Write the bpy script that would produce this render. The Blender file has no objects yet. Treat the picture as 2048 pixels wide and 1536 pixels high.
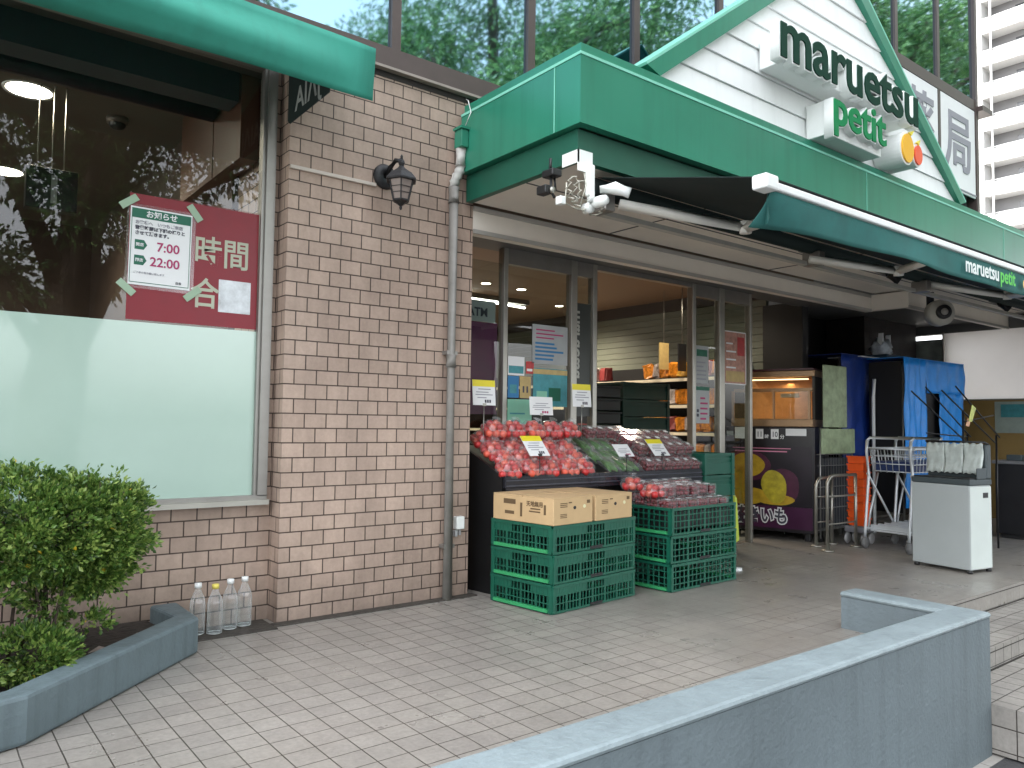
import bpy, bmesh, math, random
import numpy as np
from mathutils import Vector, Matrix, Euler
random.seed(7); rng = np.random.default_rng(7)
R = math.radians
S = bpy.context.scene; COL = S.collection

# ---------------------------------------------------------------- camera
cam_d = bpy.data.cameras.new('camera'); cam = bpy.data.objects.new('camera', cam_d); COL.objects.link(cam)
cam_d.sensor_width = 36; cam_d.lens = 27.243; cam_d.clip_end = 500; cam_d.clip_start = 0.05
cR = (0.78694043, -0.61690713, 0.01226164); cU = (-0.04156261, -0.03317033, 0.99858514); cF = (0.61562757, 0.78633665, 0.05174335)
cam.matrix_world = Matrix(((cR[0], cU[0], -cF[0], 0), (cR[1], cU[1], -cF[1], 0), (cR[2], cU[2], -cF[2], 0.96), (0, 0, 0, 1)))
S.camera = cam
# ---------------------------------------------------------------- world + sun
SUN_EL, SUN_AZ = 50, 318
w = bpy.data.worlds.new('World'); S.world = w; w.use_nodes = True
nt = w.node_tree; nt.nodes.clear()
sky = nt.nodes.new('ShaderNodeTexSky'); sky.sky_type = 'NISHITA'; sky.sun_disc = False
sky.sun_elevation = R(SUN_EL); sky.sun_rotation = R(SUN_AZ); sky.dust_density = 4; sky.air_density = 1.0
hs = nt.nodes.new('ShaderNodeHueSaturation'); hs.inputs['Saturation'].default_value = 0.22
bg = nt.nodes.new('ShaderNodeBackground'); bg.inputs[1].default_value = 0.15
wo = nt.nodes.new('ShaderNodeOutputWorld')
nt.links.new(sky.outputs[0], hs.inputs['Color']); nt.links.new(hs.outputs[0], bg.inputs[0]); nt.links.new(bg.outputs[0], wo.inputs[0])
sd = bpy.data.lights.new('sun', 'SUN'); sd.energy = .8; sd.angle = R(18); sd.color = (1, .97, .93)
sun = bpy.data.objects.new('sun', sd); COL.objects.link(sun)
_a = R(SUN_AZ); _e = R(SUN_EL)
_d = Vector((math.sin(_a) * math.cos(_e), math.cos(_a) * math.cos(_e), math.sin(_e)))   # towards the sun
sun.rotation_euler = _d.to_track_quat('Z', 'Y').to_euler(); sun.location = _d * 30
S.view_settings.view_transform = 'Standard'; S.view_settings.look = 'None'
S.view_settings.exposure = 2.95; S.view_settings.gamma = 1
S.cycles.max_bounces = 8; S.cycles.transparent_max_bounces = 16

# ---------------------------------------------------------------- materials
def srgb(c):
    if isinstance(c, str): c = tuple(int(c[i:i + 2], 16) for i in (0, 2, 4))
    return tuple((x / 255 / 12.92 if x / 255 <= .04045 else ((x / 255 + .055) / 1.055) ** 2.4) for x in c) + (1,)
def lin(*c): return tuple(c) + (1,)
_M = {}
def mat(name, col, rough=.6, metal=0, var=.12, vscale=8, bump=0, bscale=60, spec=.5, emit=None, estr=1, trans=0, coat=0, alpha=1, streak=0):
    if name in _M: return _M[name]
    m = bpy.data.materials.new(name); m.use_nodes = True; _M[name] = m
    n = m.node_tree; L = n.links; p = n.nodes['Principled BSDF']
    if isinstance(col, (str, tuple)) and (isinstance(col, str) or len(col) == 3): col = srgb(col)
    p.inputs['Roughness'].default_value = rough; p.inputs['Metallic'].default_value = metal
    p.inputs['Specular IOR Level'].default_value = spec; p.inputs['Coat Weight'].default_value = coat; p.inputs['Coat Roughness'].default_value = .04
    p.inputs['Transmission Weight'].default_value = trans; p.inputs['Alpha'].default_value = alpha
    tc = n.nodes.new('ShaderNodeTexCoord')
    if var:
        nz = n.nodes.new('ShaderNodeTexNoise'); nz.inputs['Scale'].default_value = vscale; nz.inputs['Detail'].default_value = 5; nz.inputs['Roughness'].default_value = .62
        L.new(tc.outputs['Object'], nz.inputs['Vector'])
        r = n.nodes.new('ShaderNodeMapRange'); r.inputs[1].default_value = .3; r.inputs[2].default_value = .7; r.inputs[3].default_value = 1 - var; r.inputs[4].default_value = 1 + var
        L.new(nz.outputs['Fac'], r.inputs[0])
        mx = n.nodes.new('ShaderNodeMix'); mx.data_type = 'RGBA'; mx.blend_type = 'MULTIPLY'; mx.inputs[0].default_value = 1
        mx.inputs[6].default_value = col; L.new(r.outputs[0], mx.inputs[7]); cout = mx.outputs[2]
        if streak:      # rain runs: noise drawn out vertically, plus blotches
            for sc_, amt in (((16, 16, .9), streak), ((1.1, 1.1, 1.6), streak * .7)):
                vm = n.nodes.new('ShaderNodeVectorMath'); vm.operation = 'MULTIPLY'; vm.inputs[1].default_value = sc_; L.new(tc.outputs['Object'], vm.inputs[0])
                s1 = n.nodes.new('ShaderNodeTexNoise'); s1.inputs['Scale'].default_value = 1; s1.inputs['Detail'].default_value = 6; s1.inputs['Roughness'].default_value = .6; L.new(vm.outputs[0], s1.inputs['Vector'])
                s2 = n.nodes.new('ShaderNodeMapRange'); s2.inputs[1].default_value = .48; s2.inputs[2].default_value = .72; s2.inputs[3].default_value = 1; s2.inputs[4].default_value = 1 - amt; L.new(s1.outputs['Fac'], s2.inputs[0])
                m2 = n.nodes.new('ShaderNodeMix'); m2.data_type = 'RGBA'; m2.blend_type = 'MULTIPLY'; m2.inputs[0].default_value = 1; L.new(cout, m2.inputs[6]); L.new(s2.outputs[0], m2.inputs[7]); cout = m2.outputs[2]
        L.new(cout, p.inputs['Base Color'])
        rr = n.nodes.new('ShaderNodeMapRange'); rr.inputs[3].default_value = max(0, rough - .07); rr.inputs[4].default_value = min(1, rough + .07)
        L.new(nz.outputs['Fac'], rr.inputs[0]); L.new(rr.outputs[0], p.inputs['Roughness'])
    else: p.inputs['Base Color'].default_value = col
    if bump:
        b = n.nodes.new('ShaderNodeBump'); b.inputs['Strength'].default_value = bump; b.inputs['Distance'].default_value = .01
        n2 = n.nodes.new('ShaderNodeTexNoise'); n2.inputs['Scale'].default_value = bscale; n2.inputs['Detail'].default_value = 3
        L.new(tc.outputs['Object'], n2.inputs['Vector']); L.new(n2.outputs['Fac'], b.inputs['Height']); L.new(b.outputs[0], p.inputs['Normal'])
    if emit is not None:
        p.inputs['Emission Color'].default_value = srgb(emit) if isinstance(emit, str) else emit; p.inputs['Emission Strength'].default_value = estr
    return m

def planar(n, off=(0, 0)):
    """(u,v) following the face direction, in metres"""
    L = n.links; g = n.nodes.new('ShaderNodeNewGeometry')
    sp = n.nodes.new('ShaderNodeSeparateXYZ'); L.new(g.outputs['Position'], sp.inputs[0])
    sn = n.nodes.new('ShaderNodeSeparateXYZ'); L.new(g.outputs['True Normal'], sn.inputs[0])
    def gt(i):
        a = n.nodes.new('ShaderNodeMath'); a.operation = 'ABSOLUTE'; L.new(sn.outputs[i], a.inputs[0])
        b = n.nodes.new('ShaderNodeMath'); b.operation = 'GREATER_THAN'; b.inputs[1].default_value = .6; L.new(a.outputs[0], b.inputs[0]); return b.outputs[0]
    def mixv(f, a, b):
        m = n.nodes.new('ShaderNodeMix'); m.data_type = 'FLOAT'; L.new(f, m.inputs[0]); L.new(a, m.inputs[2]); L.new(b, m.inputs[3]); return m.outputs[0]
    u = mixv(gt('X'), sp.outputs['X'], sp.outputs['Y']); v = mixv(gt('Z'), sp.outputs['Z'], sp.outputs['Y'])
    c = n.nodes.new('ShaderNodeCombineXYZ'); L.new(u, c.inputs[0]); L.new(v, c.inputs[1])
    a = n.nodes.new('ShaderNodeVectorMath'); a.operation = 'ADD'; a.inputs[1].default_value = (off[0], off[1], 0); L.new(c.outputs[0], a.inputs[0])
    return a.outputs[0], g
def brick_mat(name, c1, c2, cm, bw, bh, mortar, offset=.5, off=(0, 0), rough=.6, stain=.15, bump=.5, grain=.06, spec=.4, wear=0, grime=0):
    if name in _M: return _M[name]
    m = bpy.data.materials.new(name); m.use_nodes = True; _M[name] = m
    n = m.node_tree; L = n.links; p = n.nodes['Principled BSDF']; p.inputs['Specular IOR Level'].default_value = spec
    v, g = planar(n, off)
    wn = n.nodes.new('ShaderNodeTexNoise'); wn.inputs['Scale'].default_value = 2.5; L.new(g.outputs['Position'], wn.inputs['Vector'])
    ws = n.nodes.new('ShaderNodeVectorMath'); ws.operation = 'MULTIPLY_ADD'; ws.inputs[1].default_value = (.004, .004, 0); L.new(wn.outputs['Color'], ws.inputs[0]); L.new(v, ws.inputs[2])
    b = n.nodes.new('ShaderNodeTexBrick'); b.offset = offset; b.inputs['Scale'].default_value = 1; b.inputs['Brick Width'].default_value = bw; b.inputs['Row Height'].default_value = bh
    b.inputs['Mortar Size'].default_value = mortar; b.inputs['Mortar Smooth'].default_value = .25; b.inputs['Bias'].default_value = 0
    b.inputs['Color1'].default_value = srgb(c1); b.inputs['Color2'].default_value = srgb(c2); b.inputs['Mortar'].default_value = srgb(cm)
    L.new(ws.outputs[0], b.inputs['Vector'])
    def nz(scale, det, lo, hi, stretch=None):
        t = n.nodes.new('ShaderNodeTexNoise'); t.inputs['Scale'].default_value = scale; t.inputs['Detail'].default_value = det; t.inputs['Roughness'].default_value = .65
        if stretch:
            q = n.nodes.new('ShaderNodeVectorMath'); q.operation = 'MULTIPLY'; q.inputs[1].default_value = stretch; L.new(g.outputs['Position'], q.inputs[0]); L.new(q.outputs[0], t.inputs['Vector'])
        else: L.new(g.outputs['Position'], t.inputs['Vector'])
        r = n.nodes.new('ShaderNodeMapRange'); r.inputs[1].default_value = .32; r.inputs[2].default_value = .68; r.inputs[3].default_value = lo; r.inputs[4].default_value = hi
        L.new(t.outputs['Fac'], r.inputs[0]); return r.outputs[0]
    def mul(a, bb):
        x = n.nodes.new('ShaderNodeMix'); x.data_type = 'RGBA'; x.blend_type = 'MULTIPLY'; x.inputs[0].default_value = 1; L.new(a, x.inputs[6]); L.new(bb, x.inputs[7]); return x.outputs[2]
    base = b.outputs['Color']
    if wear:      # joints filled and polished by feet in patches
        t_ = n.nodes.new('ShaderNodeTexNoise'); t_.inputs['Scale'].default_value = 1.1; t_.inputs['Detail'].default_value = 5; L.new(g.outputs['Position'], t_.inputs['Vector'])
        r_ = n.nodes.new('ShaderNodeMapRange'); r_.inputs[1].default_value = .44; r_.inputs[2].default_value = .60; r_.inputs[3].default_value = 0; r_.inputs[4].default_value = wear
        sx_ = n.nodes.new('ShaderNodeSeparateXYZ'); L.new(g.outputs['Position'], sx_.inputs[0]); rx_ = n.nodes.new('ShaderNodeMapRange'); rx_.inputs[1].default_value = 1.2; rx_.inputs[2].default_value = 3.6; rx_.inputs[3].default_value = -.16; rx_.inputs[4].default_value = .10; L.new(sx_.outputs['X'], rx_.inputs[0])
        ad_ = n.nodes.new('ShaderNodeMath'); L.new(t_.outputs['Fac'], ad_.inputs[0]); L.new(rx_.outputs[0], ad_.inputs[1]); L.new(ad_.outputs[0], r_.inputs[0])
        xx = n.nodes.new('ShaderNodeMix'); xx.data_type = 'RGBA'; L.new(r_.outputs[0], xx.inputs[0]); L.new(base, xx.inputs[6]); xx.inputs[7].default_value = srgb(tuple((p_ + q_) / 2 - 6 for p_, q_ in zip(c1, c2))); base = xx.outputs[2]
        v_ = n.nodes.new('ShaderNodeTexVoronoi'); v_.inputs['Scale'].default_value = 4.5; v_.inputs['Randomness'].default_value = 1; L.new(g.outputs['Position'], v_.inputs['Vector'])
        k_ = n.nodes.new('ShaderNodeMapRange'); k_.inputs[1].default_value = .02; k_.inputs[2].default_value = .06; k_.inputs[3].default_value = .74; k_.inputs[4].default_value = 1; L.new(v_.outputs['Distance'], k_.inputs[0]); base = mul(base, k_.outputs[0])
    if grime:     # splash dirt rising a few courses from the ground, uneven edge
        sz = n.nodes.new('ShaderNodeSeparateXYZ'); L.new(g.outputs['Position'], sz.inputs[0]); g1 = nz(6, 5, 0, .22)
        su = n.nodes.new('ShaderNodeMath'); su.operation = 'SUBTRACT'; L.new(sz.outputs['Z'], su.inputs[0]); L.new(g1, su.inputs[1])
        k_ = n.nodes.new('ShaderNodeMapRange'); k_.inputs[1].default_value = -.12; k_.inputs[2].default_value = .22; k_.inputs[3].default_value = 1 - grime; k_.inputs[4].default_value = 1; L.new(su.outputs[0], k_.inputs[0]); base = mul(base, k_.outputs[0])
    c = mul(base, nz(1.3, 6, 1 - stain, 1 + stain * .6))
    c = mul(c, nz(55, 3, 1 - grain, 1 + grain)); c = mul(c, nz(9, 4, 1 - stain * .6, 1 + stain * .4, (1, 1, .25)))
    L.new(c, p.inputs['Base Color'])
    L.new(nz(3, 4, rough - .12, rough + .12), p.inputs['Roughness'])
    bp_ = n.nodes.new('ShaderNodeBump'); bp_.inputs['Strength'].default_value = bump; bp_.inputs['Distance'].default_value = .004; bp_.invert = True
    L.new(b.outputs['Fac'], bp_.inputs['Height'])
    b2 = n.nodes.new('ShaderNodeBump'); b2.inputs['Strength'].default_value = .12; b2.inputs['Distance'].default_value = .004
    t = n.nodes.new('ShaderNodeTexNoise'); t.inputs['Scale'].default_value = 90; L.new(g.outputs['Position'], t.inputs['Vector']); L.new(t.outputs['Fac'], b2.inputs['Height'])
    L.new(bp_.outputs[0], b2.inputs['Normal']); L.new(b2.outputs[0], p.inputs['Normal'])
    return m
def glass_mat(name, tint, ior=1.5, rough=.01, gl=(1, 1, 1), edge_white=0):
    if name in _M: return _M[name]
    m = bpy.data.materials.new(name); m.use_nodes = True; _M[name] = m; n = m.node_tree; L = n.links
    n.nodes.remove(n.nodes['Principled BSDF']); o = n.nodes['Material Output']
    t = n.nodes.new('ShaderNodeBsdfTransparent'); t.inputs[0].default_value = lin(*tint)
    g = n.nodes.new('ShaderNodeBsdfGlossy'); g.inputs['Roughness'].default_value = rough; g.inputs['Color'].default_value = lin(*gl)
    f = n.nodes.new('ShaderNodeFresnel'); f.inputs[0].default_value = ior
    ge = n.nodes.new('ShaderNodeNewGeometry'); inv = n.nodes.new('ShaderNodeMath'); inv.operation = 'SUBTRACT'; inv.inputs[0].default_value = 1; L.new(ge.outputs['Backfacing'], inv.inputs[1])
    mu = n.nodes.new('ShaderNodeMath'); mu.operation = 'MULTIPLY'; L.new(inv.outputs[0], mu.inputs[0]); L.new(f.outputs[0], mu.inputs[1])
    x = n.nodes.new('ShaderNodeMixShader'); L.new(mu.outputs[0], x.inputs[0]); L.new(t.outputs[0], x.inputs[1]); L.new(g.outputs[0], x.inputs[2]); fin = x.outputs[0]
    if edge_white:
        lw = n.nodes.new('ShaderNodeLayerWeight'); lw.inputs[0].default_value = .35; df = n.nodes.new('ShaderNodeBsdfDiffuse'); df.inputs[0].default_value = (.75, .78, .78, 1)
        k = n.nodes.new('ShaderNodeMath'); k.operation = 'MULTIPLY_ADD'; k.inputs[1].default_value = edge_white; k.inputs[2].default_value = edge_white * .10; L.new(lw.outputs['Facing'], k.inputs[0])  # white mixed in towards grazing edges, imitating highlights on clear plastic
        y = n.nodes.new('ShaderNodeMixShader'); L.new(k.outputs[0], y.inputs[0]); L.new(fin, y.inputs[1]); L.new(df.outputs[0], y.inputs[2]); fin = y.outputs[0]
    L.new(fin, o.inputs[0])
    return m
def leaf_mat(name, c1, c2, c3, gloss=.35):
    if name in _M: return _M[name]
    m = bpy.data.materials.new(name); m.use_nodes = True; _M[name] = m; n = m.node_tree; L = n.links
    p = n.nodes['Principled BSDF']; g = n.nodes.new('ShaderNodeNewGeometry')
    r = n.nodes.new('ShaderNodeValToRGB'); e = r.color_ramp.elements; e[0].color = lin(*c1); e[1].color = lin(*c3); k = e.new(.55); k.color = lin(*c2)
    L.new(g.outputs['Random Per Island'], r.inputs[0]); L.new(r.outputs[0], p.inputs['Base Color']); p.inputs['Roughness'].default_value = gloss
    tr = n.nodes.new('ShaderNodeBsdfTranslucent'); L.new(r.outputs[0], tr.inputs[0]); x = n.nodes.new('ShaderNodeMixShader'); x.inputs[0].default_value = .3
    L.new(p.outputs[0], x.inputs[1]); L.new(tr.outputs[0], x.inputs[2]); L.new(x.outputs[0], n.nodes['Material Output'].inputs[0])
    return m

BRICK = brick_mat('pink_beige_brick_tile', (174, 153, 138), (160, 140, 126), (66, 53, 46), .1144, .0715, .0034, .5, (-1.43, 0), rough=.55, stain=.2, wear=.0, grime=.35)
DBRICK = brick_mat('dark_brown_brick_tile', (34, 26, 24), (27, 21, 20), (12, 10, 10), .1144, .0715, .004, .5, (0, 0), rough=.6)
TILE = brick_mat('grey_beige_floor_tile', (150, 145, 138), (141, 136, 130), (68, 62, 56), .1, .1, .0022, 0, (.0, .0), rough=.36, stain=.13, bump=.35, grain=.09, wear=.8)
PAVE = brick_mat('pale_pavement_block', (170, 166, 160), (156, 152, 146), (110, 105, 100), .2, .1, .003, .5, rough=.8)
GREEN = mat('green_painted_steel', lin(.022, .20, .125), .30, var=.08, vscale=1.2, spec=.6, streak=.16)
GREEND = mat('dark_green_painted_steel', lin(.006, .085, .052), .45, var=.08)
GREENL = mat('pale_green_highlight_and_trim', lin(.20, .55, .42), .4, var=.05)
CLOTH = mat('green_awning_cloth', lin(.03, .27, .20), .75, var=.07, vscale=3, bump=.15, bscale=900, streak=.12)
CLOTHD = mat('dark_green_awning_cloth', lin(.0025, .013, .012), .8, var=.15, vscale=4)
CLOTHT = mat('teal_faded_awning_cloth', lin(.02, .13, .12), .75, var=.22, vscale=5, bump=.15, bscale=900)
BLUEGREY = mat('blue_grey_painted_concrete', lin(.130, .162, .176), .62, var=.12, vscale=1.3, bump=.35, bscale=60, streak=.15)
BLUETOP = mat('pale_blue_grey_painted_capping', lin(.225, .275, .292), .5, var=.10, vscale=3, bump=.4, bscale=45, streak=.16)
BROWN = mat('brown_anodised_frame', lin(.075, .055, .05), .4, metal=.3, var=.08)
DARK = mat('near_black_panel', lin(.0035, .0035, .004), .5, var=.2)
BLACK = mat('black_plastic', lin(.012, .012, .013), .4, var=.15)
STEEL = mat('brushed_stainless_steel', lin(.40, .39, .35), .42, metal=.9, var=.08)
STEELD = mat('grey_aluminium_frame', lin(.28, .27, .25), .38, metal=.7, var=.1)
WHITE = mat('white_paint', lin(.78, .8, .79), .45, var=.03)
WHITEB = mat('white_clapboard_paint', lin(.82, .84, .83), .55, var=.03, vscale=3, streak=.06)
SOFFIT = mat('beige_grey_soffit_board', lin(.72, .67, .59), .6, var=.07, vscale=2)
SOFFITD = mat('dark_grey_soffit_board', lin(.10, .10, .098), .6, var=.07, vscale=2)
PVC = mat('grey_pvc_pipe', lin(.22, .21, .19), .45, var=.18, vscale=9)
CRATE = mat('green_plastic_crate', lin(.007, .095, .058), .38, var=.12, vscale=14)
CRATEL = mat('bright_green_plastic_bar', lin(.04, .32, .12), .4, var=.1)
CRATEDK = mat('dark_green_plastic_crate', lin(.003, .03, .02), .5, var=.1)
CARD = mat('brown_corrugated_cardboard', lin(.52, .36, .19), .8, var=.07, vscale=10)
CARDD = mat('dark_cardboard_print', lin(.12, .075, .035), .8, var=.1)
PAPER = mat('white_paper', lin(.72, .73, .73), .5, var=.02)
PAPERY = mat('yellow_card_header', lin(.72, .62, .03), .5, var=.04)
INK = mat('dark_print_ink', lin(.05, .05, .07), .6, var=0)
INKG = mat('grey_print_ink', lin(.25, .25, .28), .6, var=0)
INKR = mat('magenta_red_print_ink', lin(.36, .03, .12), .6, var=0)
INKGR = mat('green_print_ink', lin(.01, .12, .07), .5, var=0)
REDP = mat('crimson_poster', lin(.20, .007, .017), .4, var=.08)
MAG = mat('magenta_panel', lin(.10, .008, .06), .4, var=.12)
FILM = mat('pale_green_frosted_film', lin(.36, .49, .42), .2, var=.05, vscale=1.6, spec=.6, coat=1.0)
TAPE = mat('pale_green_masking_tape', lin(.30, .42, .30), .5, var=.06)
WOOD = mat('brown_wood_panel', lin(.075, .032, .018), .45, var=.2, vscale=4)
CEILB = mat('warm_brown_ceiling', lin(.20, .13, .085), .6, var=.04)
CEILL = mat('olive_brown_ceiling', lin(.085, .066, .05), .6, var=.06)
SIDING = mat('pale_sage_slatted_wall', lin(.15, .165, .13), .5, var=.05)
LAMP = mat('lit_downlight_lens', (255, 246, 230), emit='fff4e0', estr=8, var=0)
TUBEL = mat('lit_tube_lamp', (255, 250, 240), emit='fff8ec', estr=2.5, var=0)
IRON = mat('weathered_black_cast_iron', lin(.022, .022, .024), .5, metal=.2, var=.3, vscale=30, bump=.3, bscale=60)
LGLASS = mat('smoky_lantern_glass', lin(.22, .17, .145), .3, var=.15, spec=.7)
TARP = mat('bright_blue_tarpaulin', lin(.012, .25, .74), .42, var=.12, vscale=6, bump=.5, bscale=12)
TARPD = mat('navy_tarpaulin', lin(.003, .028, .19), .5, var=.25, vscale=5, bump=.5, bscale=12)
ORANGE = mat('orange_plastic_basket', lin(.80, .10, .012), .4, var=.08)
BIN = mat('light_grey_steel_bin', lin(.36, .39, .39), .4, var=.04, vscale=4)
BINW = mat('pale_grey_steel_bin_side', lin(.55, .60, .57), .4, var=.04, vscale=4)
SLATE = mat('slate_grey_plastic', lin(.05, .065, .07), .5, var=.08)
FILMCL = glass_mat('clear_plastic_film', (.985, .985, .985), 1.65, .14, edge_white=.18)
PANE = glass_mat('shopfront_glass', (.84, .88, .86), 1.5, .01)
PANEW = glass_mat('window_glass', (.88, .90, .88), 1.6, .012)
MIRRORG = mat('blue_reflective_glass', lin(.22, .35, .43), .03, metal=1, var=0)
BOTTLE = glass_mat('clear_bottle_plastic', (.985, .99, .99), 1.6, .05, edge_white=.5)
SOIL = mat('dark_soil', lin(.035, .026, .02), .95, var=.4, vscale=25, bump=1, bscale=40)
BARK = mat('grey_brown_bark', lin(.07, .052, .04), .9, var=.35, vscale=12, bump=1, bscale=25)
LEAF = leaf_mat('shrub_leaf', (.04, .095, .022), (.12, .225, .042), (.33, .43, .11))
LEAFT = leaf_mat('street_tree_leaf', (.03, .09, .03), (.07, .17, .05), (.2, .32, .1))
LEAFY = mat('yellow_leaf', lin(.45, .32, .02), .5, var=.2)
CONC = mat('white_tower_concrete', lin(.60, .60, .59), .7, var=.03, vscale=.3)
CONCG = mat('grey_recessed_wall', lin(.20, .20, .205), .7, var=.05, vscale=.5)
TGLASS = mat('dark_apartment_glass', lin(.07, .075, .08), .15, var=.1)

# ---------------------------------------------------------------- mesh builder
class MB:
    def __init__(s): s.b = bmesh.new(); s.M = Matrix.Identity(4); s.mi = 0
    def _v(s, p): return s.b.verts.new(s.M @ Vector(p))
    def face(s, pts):
        f = s.b.faces.new([s._v(p) for p in pts]); f.material_index = s.mi; return f
    def box(s, x0, y0, z0, x1, y1, z1, bev=0):
        c = [(x0, y0, z0), (x1, y0, z0), (x1, y1, z0), (x0, y1, z0), (x0, y0, z1), (x1, y0, z1), (x1, y1, z1), (x0, y1, z1)]
        v = [s._v(p) for p in c]; fs = []
        for q in ((3, 2, 1, 0), (4, 5, 6, 7), (0, 1, 5, 4), (1, 2, 6, 5), (2, 3, 7, 6), (3, 0, 4, 7)):
            f = s.b.faces.new([v[i] for i in q]); f.material_index = s.mi; fs.append(f)
        if bev:
            es = list({e for f in fs for e in f.edges}); bmesh.ops.bevel(s.b, geom=es, offset=bev, segments=2, affect='EDGES', profile=.5)
        return s
    def prism(s, pts, d):
        """closed outline pts (3D, planar) pushed by vector d"""
        d = Vector(d); a = [Vector(p) for p in pts]
        nrm = Vector((0, 0, 0))
        for i in range(len(a)): nrm += a[i].cross(a[(i + 1) % len(a)])
        if nrm.dot(d) > 0: a = a[::-1]
        lo = [s._v(p) for p in a]; hi = [s._v(p + d) for p in a]; n = len(a)
        f = s.b.faces.new(lo); f.material_index = s.mi; f = s.b.faces.new(hi[::-1]); f.material_index = s.mi
        for i in range(n):
            f = s.b.faces.new((lo[(i + 1) % n], lo[i], hi[i], hi[(i + 1) % n])); f.material_index = s.mi
        return s
    def tube(s, pts, r, seg=10, cap=True):
        P = [Vector(p) for p in pts]; rs = r if isinstance(r, (list, tuple)) else [r] * len(P); rings = []
        up = None
        for i, p in enumerate(P):
            t = (P[min(i + 1, len(P) - 1)] - P[max(i - 1, 0)]).normalized()
            if up is None: up = Vector((0, 0, 1)) if abs(t.z) < .9 else Vector((1, 0, 0))
            a = t.cross(up).normalized(); b = t.cross(a).normalized(); up = b.cross(t).normalized() if b.length else up
            up = -(t.cross(a)) if False else up
            rings.append([s._v(p + (a * math.cos(2 * math.pi * k / seg) + b * math.sin(2 * math.pi * k / seg)) * rs[i]) for k in range(seg)])
        for i in range(len(rings) - 1):
            for k in range(seg):
                f = s.b.faces.new((rings[i][k], rings[i][(k + 1) % seg], rings[i + 1][(k + 1) % seg], rings[i + 1][k])); f.material_index = s.mi; f.smooth = True
        if cap:
            for q in (rings[0][::-1], rings[-1]):
                try: f = s.b.faces.new(q); f.material_index = s.mi
                except ValueError: pass
        return s
    def lathe(s, prof, o=(0, 0, 0), seg=20, axis='Z', caps=True):
        rings = []
        for (r, h) in prof:
            ring = []
            for k in range(seg):
                a = 2 * math.pi * k / seg; c, d = r * math.cos(a), r * math.sin(a)
                p = (c, d, h) if axis == 'Z' else ((c, h, d) if axis == 'Y' else (h, c, d))
                ring.append(s._v((p[0] + o[0], p[1] + o[1], p[2] + o[2])))
            rings.append(ring)
        for i in range(len(rings) - 1):
            for k in range(seg):
                f = s.b.faces.new((rings[i][k], rings[i][(k + 1) % seg], rings[i + 1][(k + 1) % seg], rings[i + 1][k])); f.material_index = s.mi; f.smooth = True
        for q in ((rings[0], rings[-1]) if caps else ()):
            f = s.b.faces.new(q); f.material_index = s.mi
        return s
    def ball(s, c, r, sc=(1, 1, 1), u=10, v=7):
        m = s.M @ Matrix.Translation(c) @ Matrix.Diagonal((r * sc[0], r * sc[1], r * sc[2], 1))
        o = bmesh.ops.create_uvsphere(s.b, u_segments=u, v_segments=v, radius=1, matrix=m)
        for vv in o['verts']:
            for f in vv.link_faces: f.smooth = True; f.material_index = s.mi
        return s
    def mesh(s, name):
        bmesh.ops.recalc_face_normals(s.b, faces=s.b.faces[:])
        m = bpy.data.meshes.new(name); s.b.to_mesh(m); s.b.free(); return m
    def build(s, name, mats, parent=None, loc=None):
        m = s.mesh(name)
        for x in (mats if isinstance(mats, (list, tuple)) else [mats]): m.materials.append(x)
        return link(name, m, parent, loc)
def link(name, m, parent=None, loc=None, rz=0):
    o = bpy.data.objects.new(name, m); COL.objects.link(o)
    if parent: o.parent = parent
    if loc: o.location = loc
    if rz: o.rotation_euler = (0, 0, rz)
    return o
def tag(o, label, cat, group=None, kind=None):
    if label: o['label'] = label
    if cat: o['category'] = cat
    if group: o['group'] = group
    if kind: o['kind'] = kind
    return o
def struct(o): o['kind'] = 'structure'; return o
def thing(name, label, cat, loc=(0, 0, 0), rz=0, group=None):
    o = bpy.data.objects.new(name, None); o.empty_display_size = .1; COL.objects.link(o); o.location = loc; o.rotation_euler = (0, 0, rz)
    return tag(o, label, cat, group)
def dup(root, loc, rz=0, label=None, rot=None):
    r = root.copy(); COL.objects.link(r); r.location = loc; r.rotation_euler = rot if rot else (0, 0, rz)
    if label: r['label'] = label
    for ch in list(root.children):
        c = ch.copy(); COL.objects.link(c); c.parent = r
        for g in list(ch.children):
            d = g.copy(); COL.objects.link(d); d.parent = c
    return r
def text_mesh(body, size, extrude=.0, bold=0, align='LEFT', sx=1.0, spacing=1.0):
    c = bpy.data.curves.new('text', 'FONT'); c.body = body; c.size = size; c.extrude = extrude; c.offset = bold; c.align_x = align; c.space_character = spacing; c.resolution_u = 3
    o = bpy.data.objects.new('text', c); COL.objects.link(o); dg = bpy.context.evaluated_depsgraph_get(); dg.update()
    m = bpy.data.meshes.new_from_object(o.evaluated_get(dg)); bpy.data.objects.remove(o); bpy.data.curves.remove(c)
    if sx != 1: m.transform(Matrix.Diagonal((sx, 1, 1, 1)))
    return m
FRONT = Matrix(((1, 0, 0, 0), (0, 0, -1, 0), (0, 1, 0, 0), (0, 0, 0, 1)))     # text x->X, y->Z, faces -Y
LEFTF = Matrix(((0, 0, -1, 0), (-1, 0, 0, 0), (0, 1, 0, 0), (0, 0, 0, 1)))    # text x->-Y, y->Z, faces -X
def text(name, body, size, pos, m, parent=None, extrude=.0006, bold=0, align='LEFT', sx=1, orient=FRONT, rot=None, spacing=1.0, mirror=False):
    me = text_mesh(body, size, extrude, bold, align, sx, spacing)
    if mirror: me.transform(Matrix.Diagonal((-1, 1, 1, 1)))
    if rot: me.transform(Matrix.Rotation(rot, 4, 'Z'))
    me.transform(Matrix.Translation(pos) @ orient); me.materials.clear(); me.materials.append(m)
    return link(name, me, parent)
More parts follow.
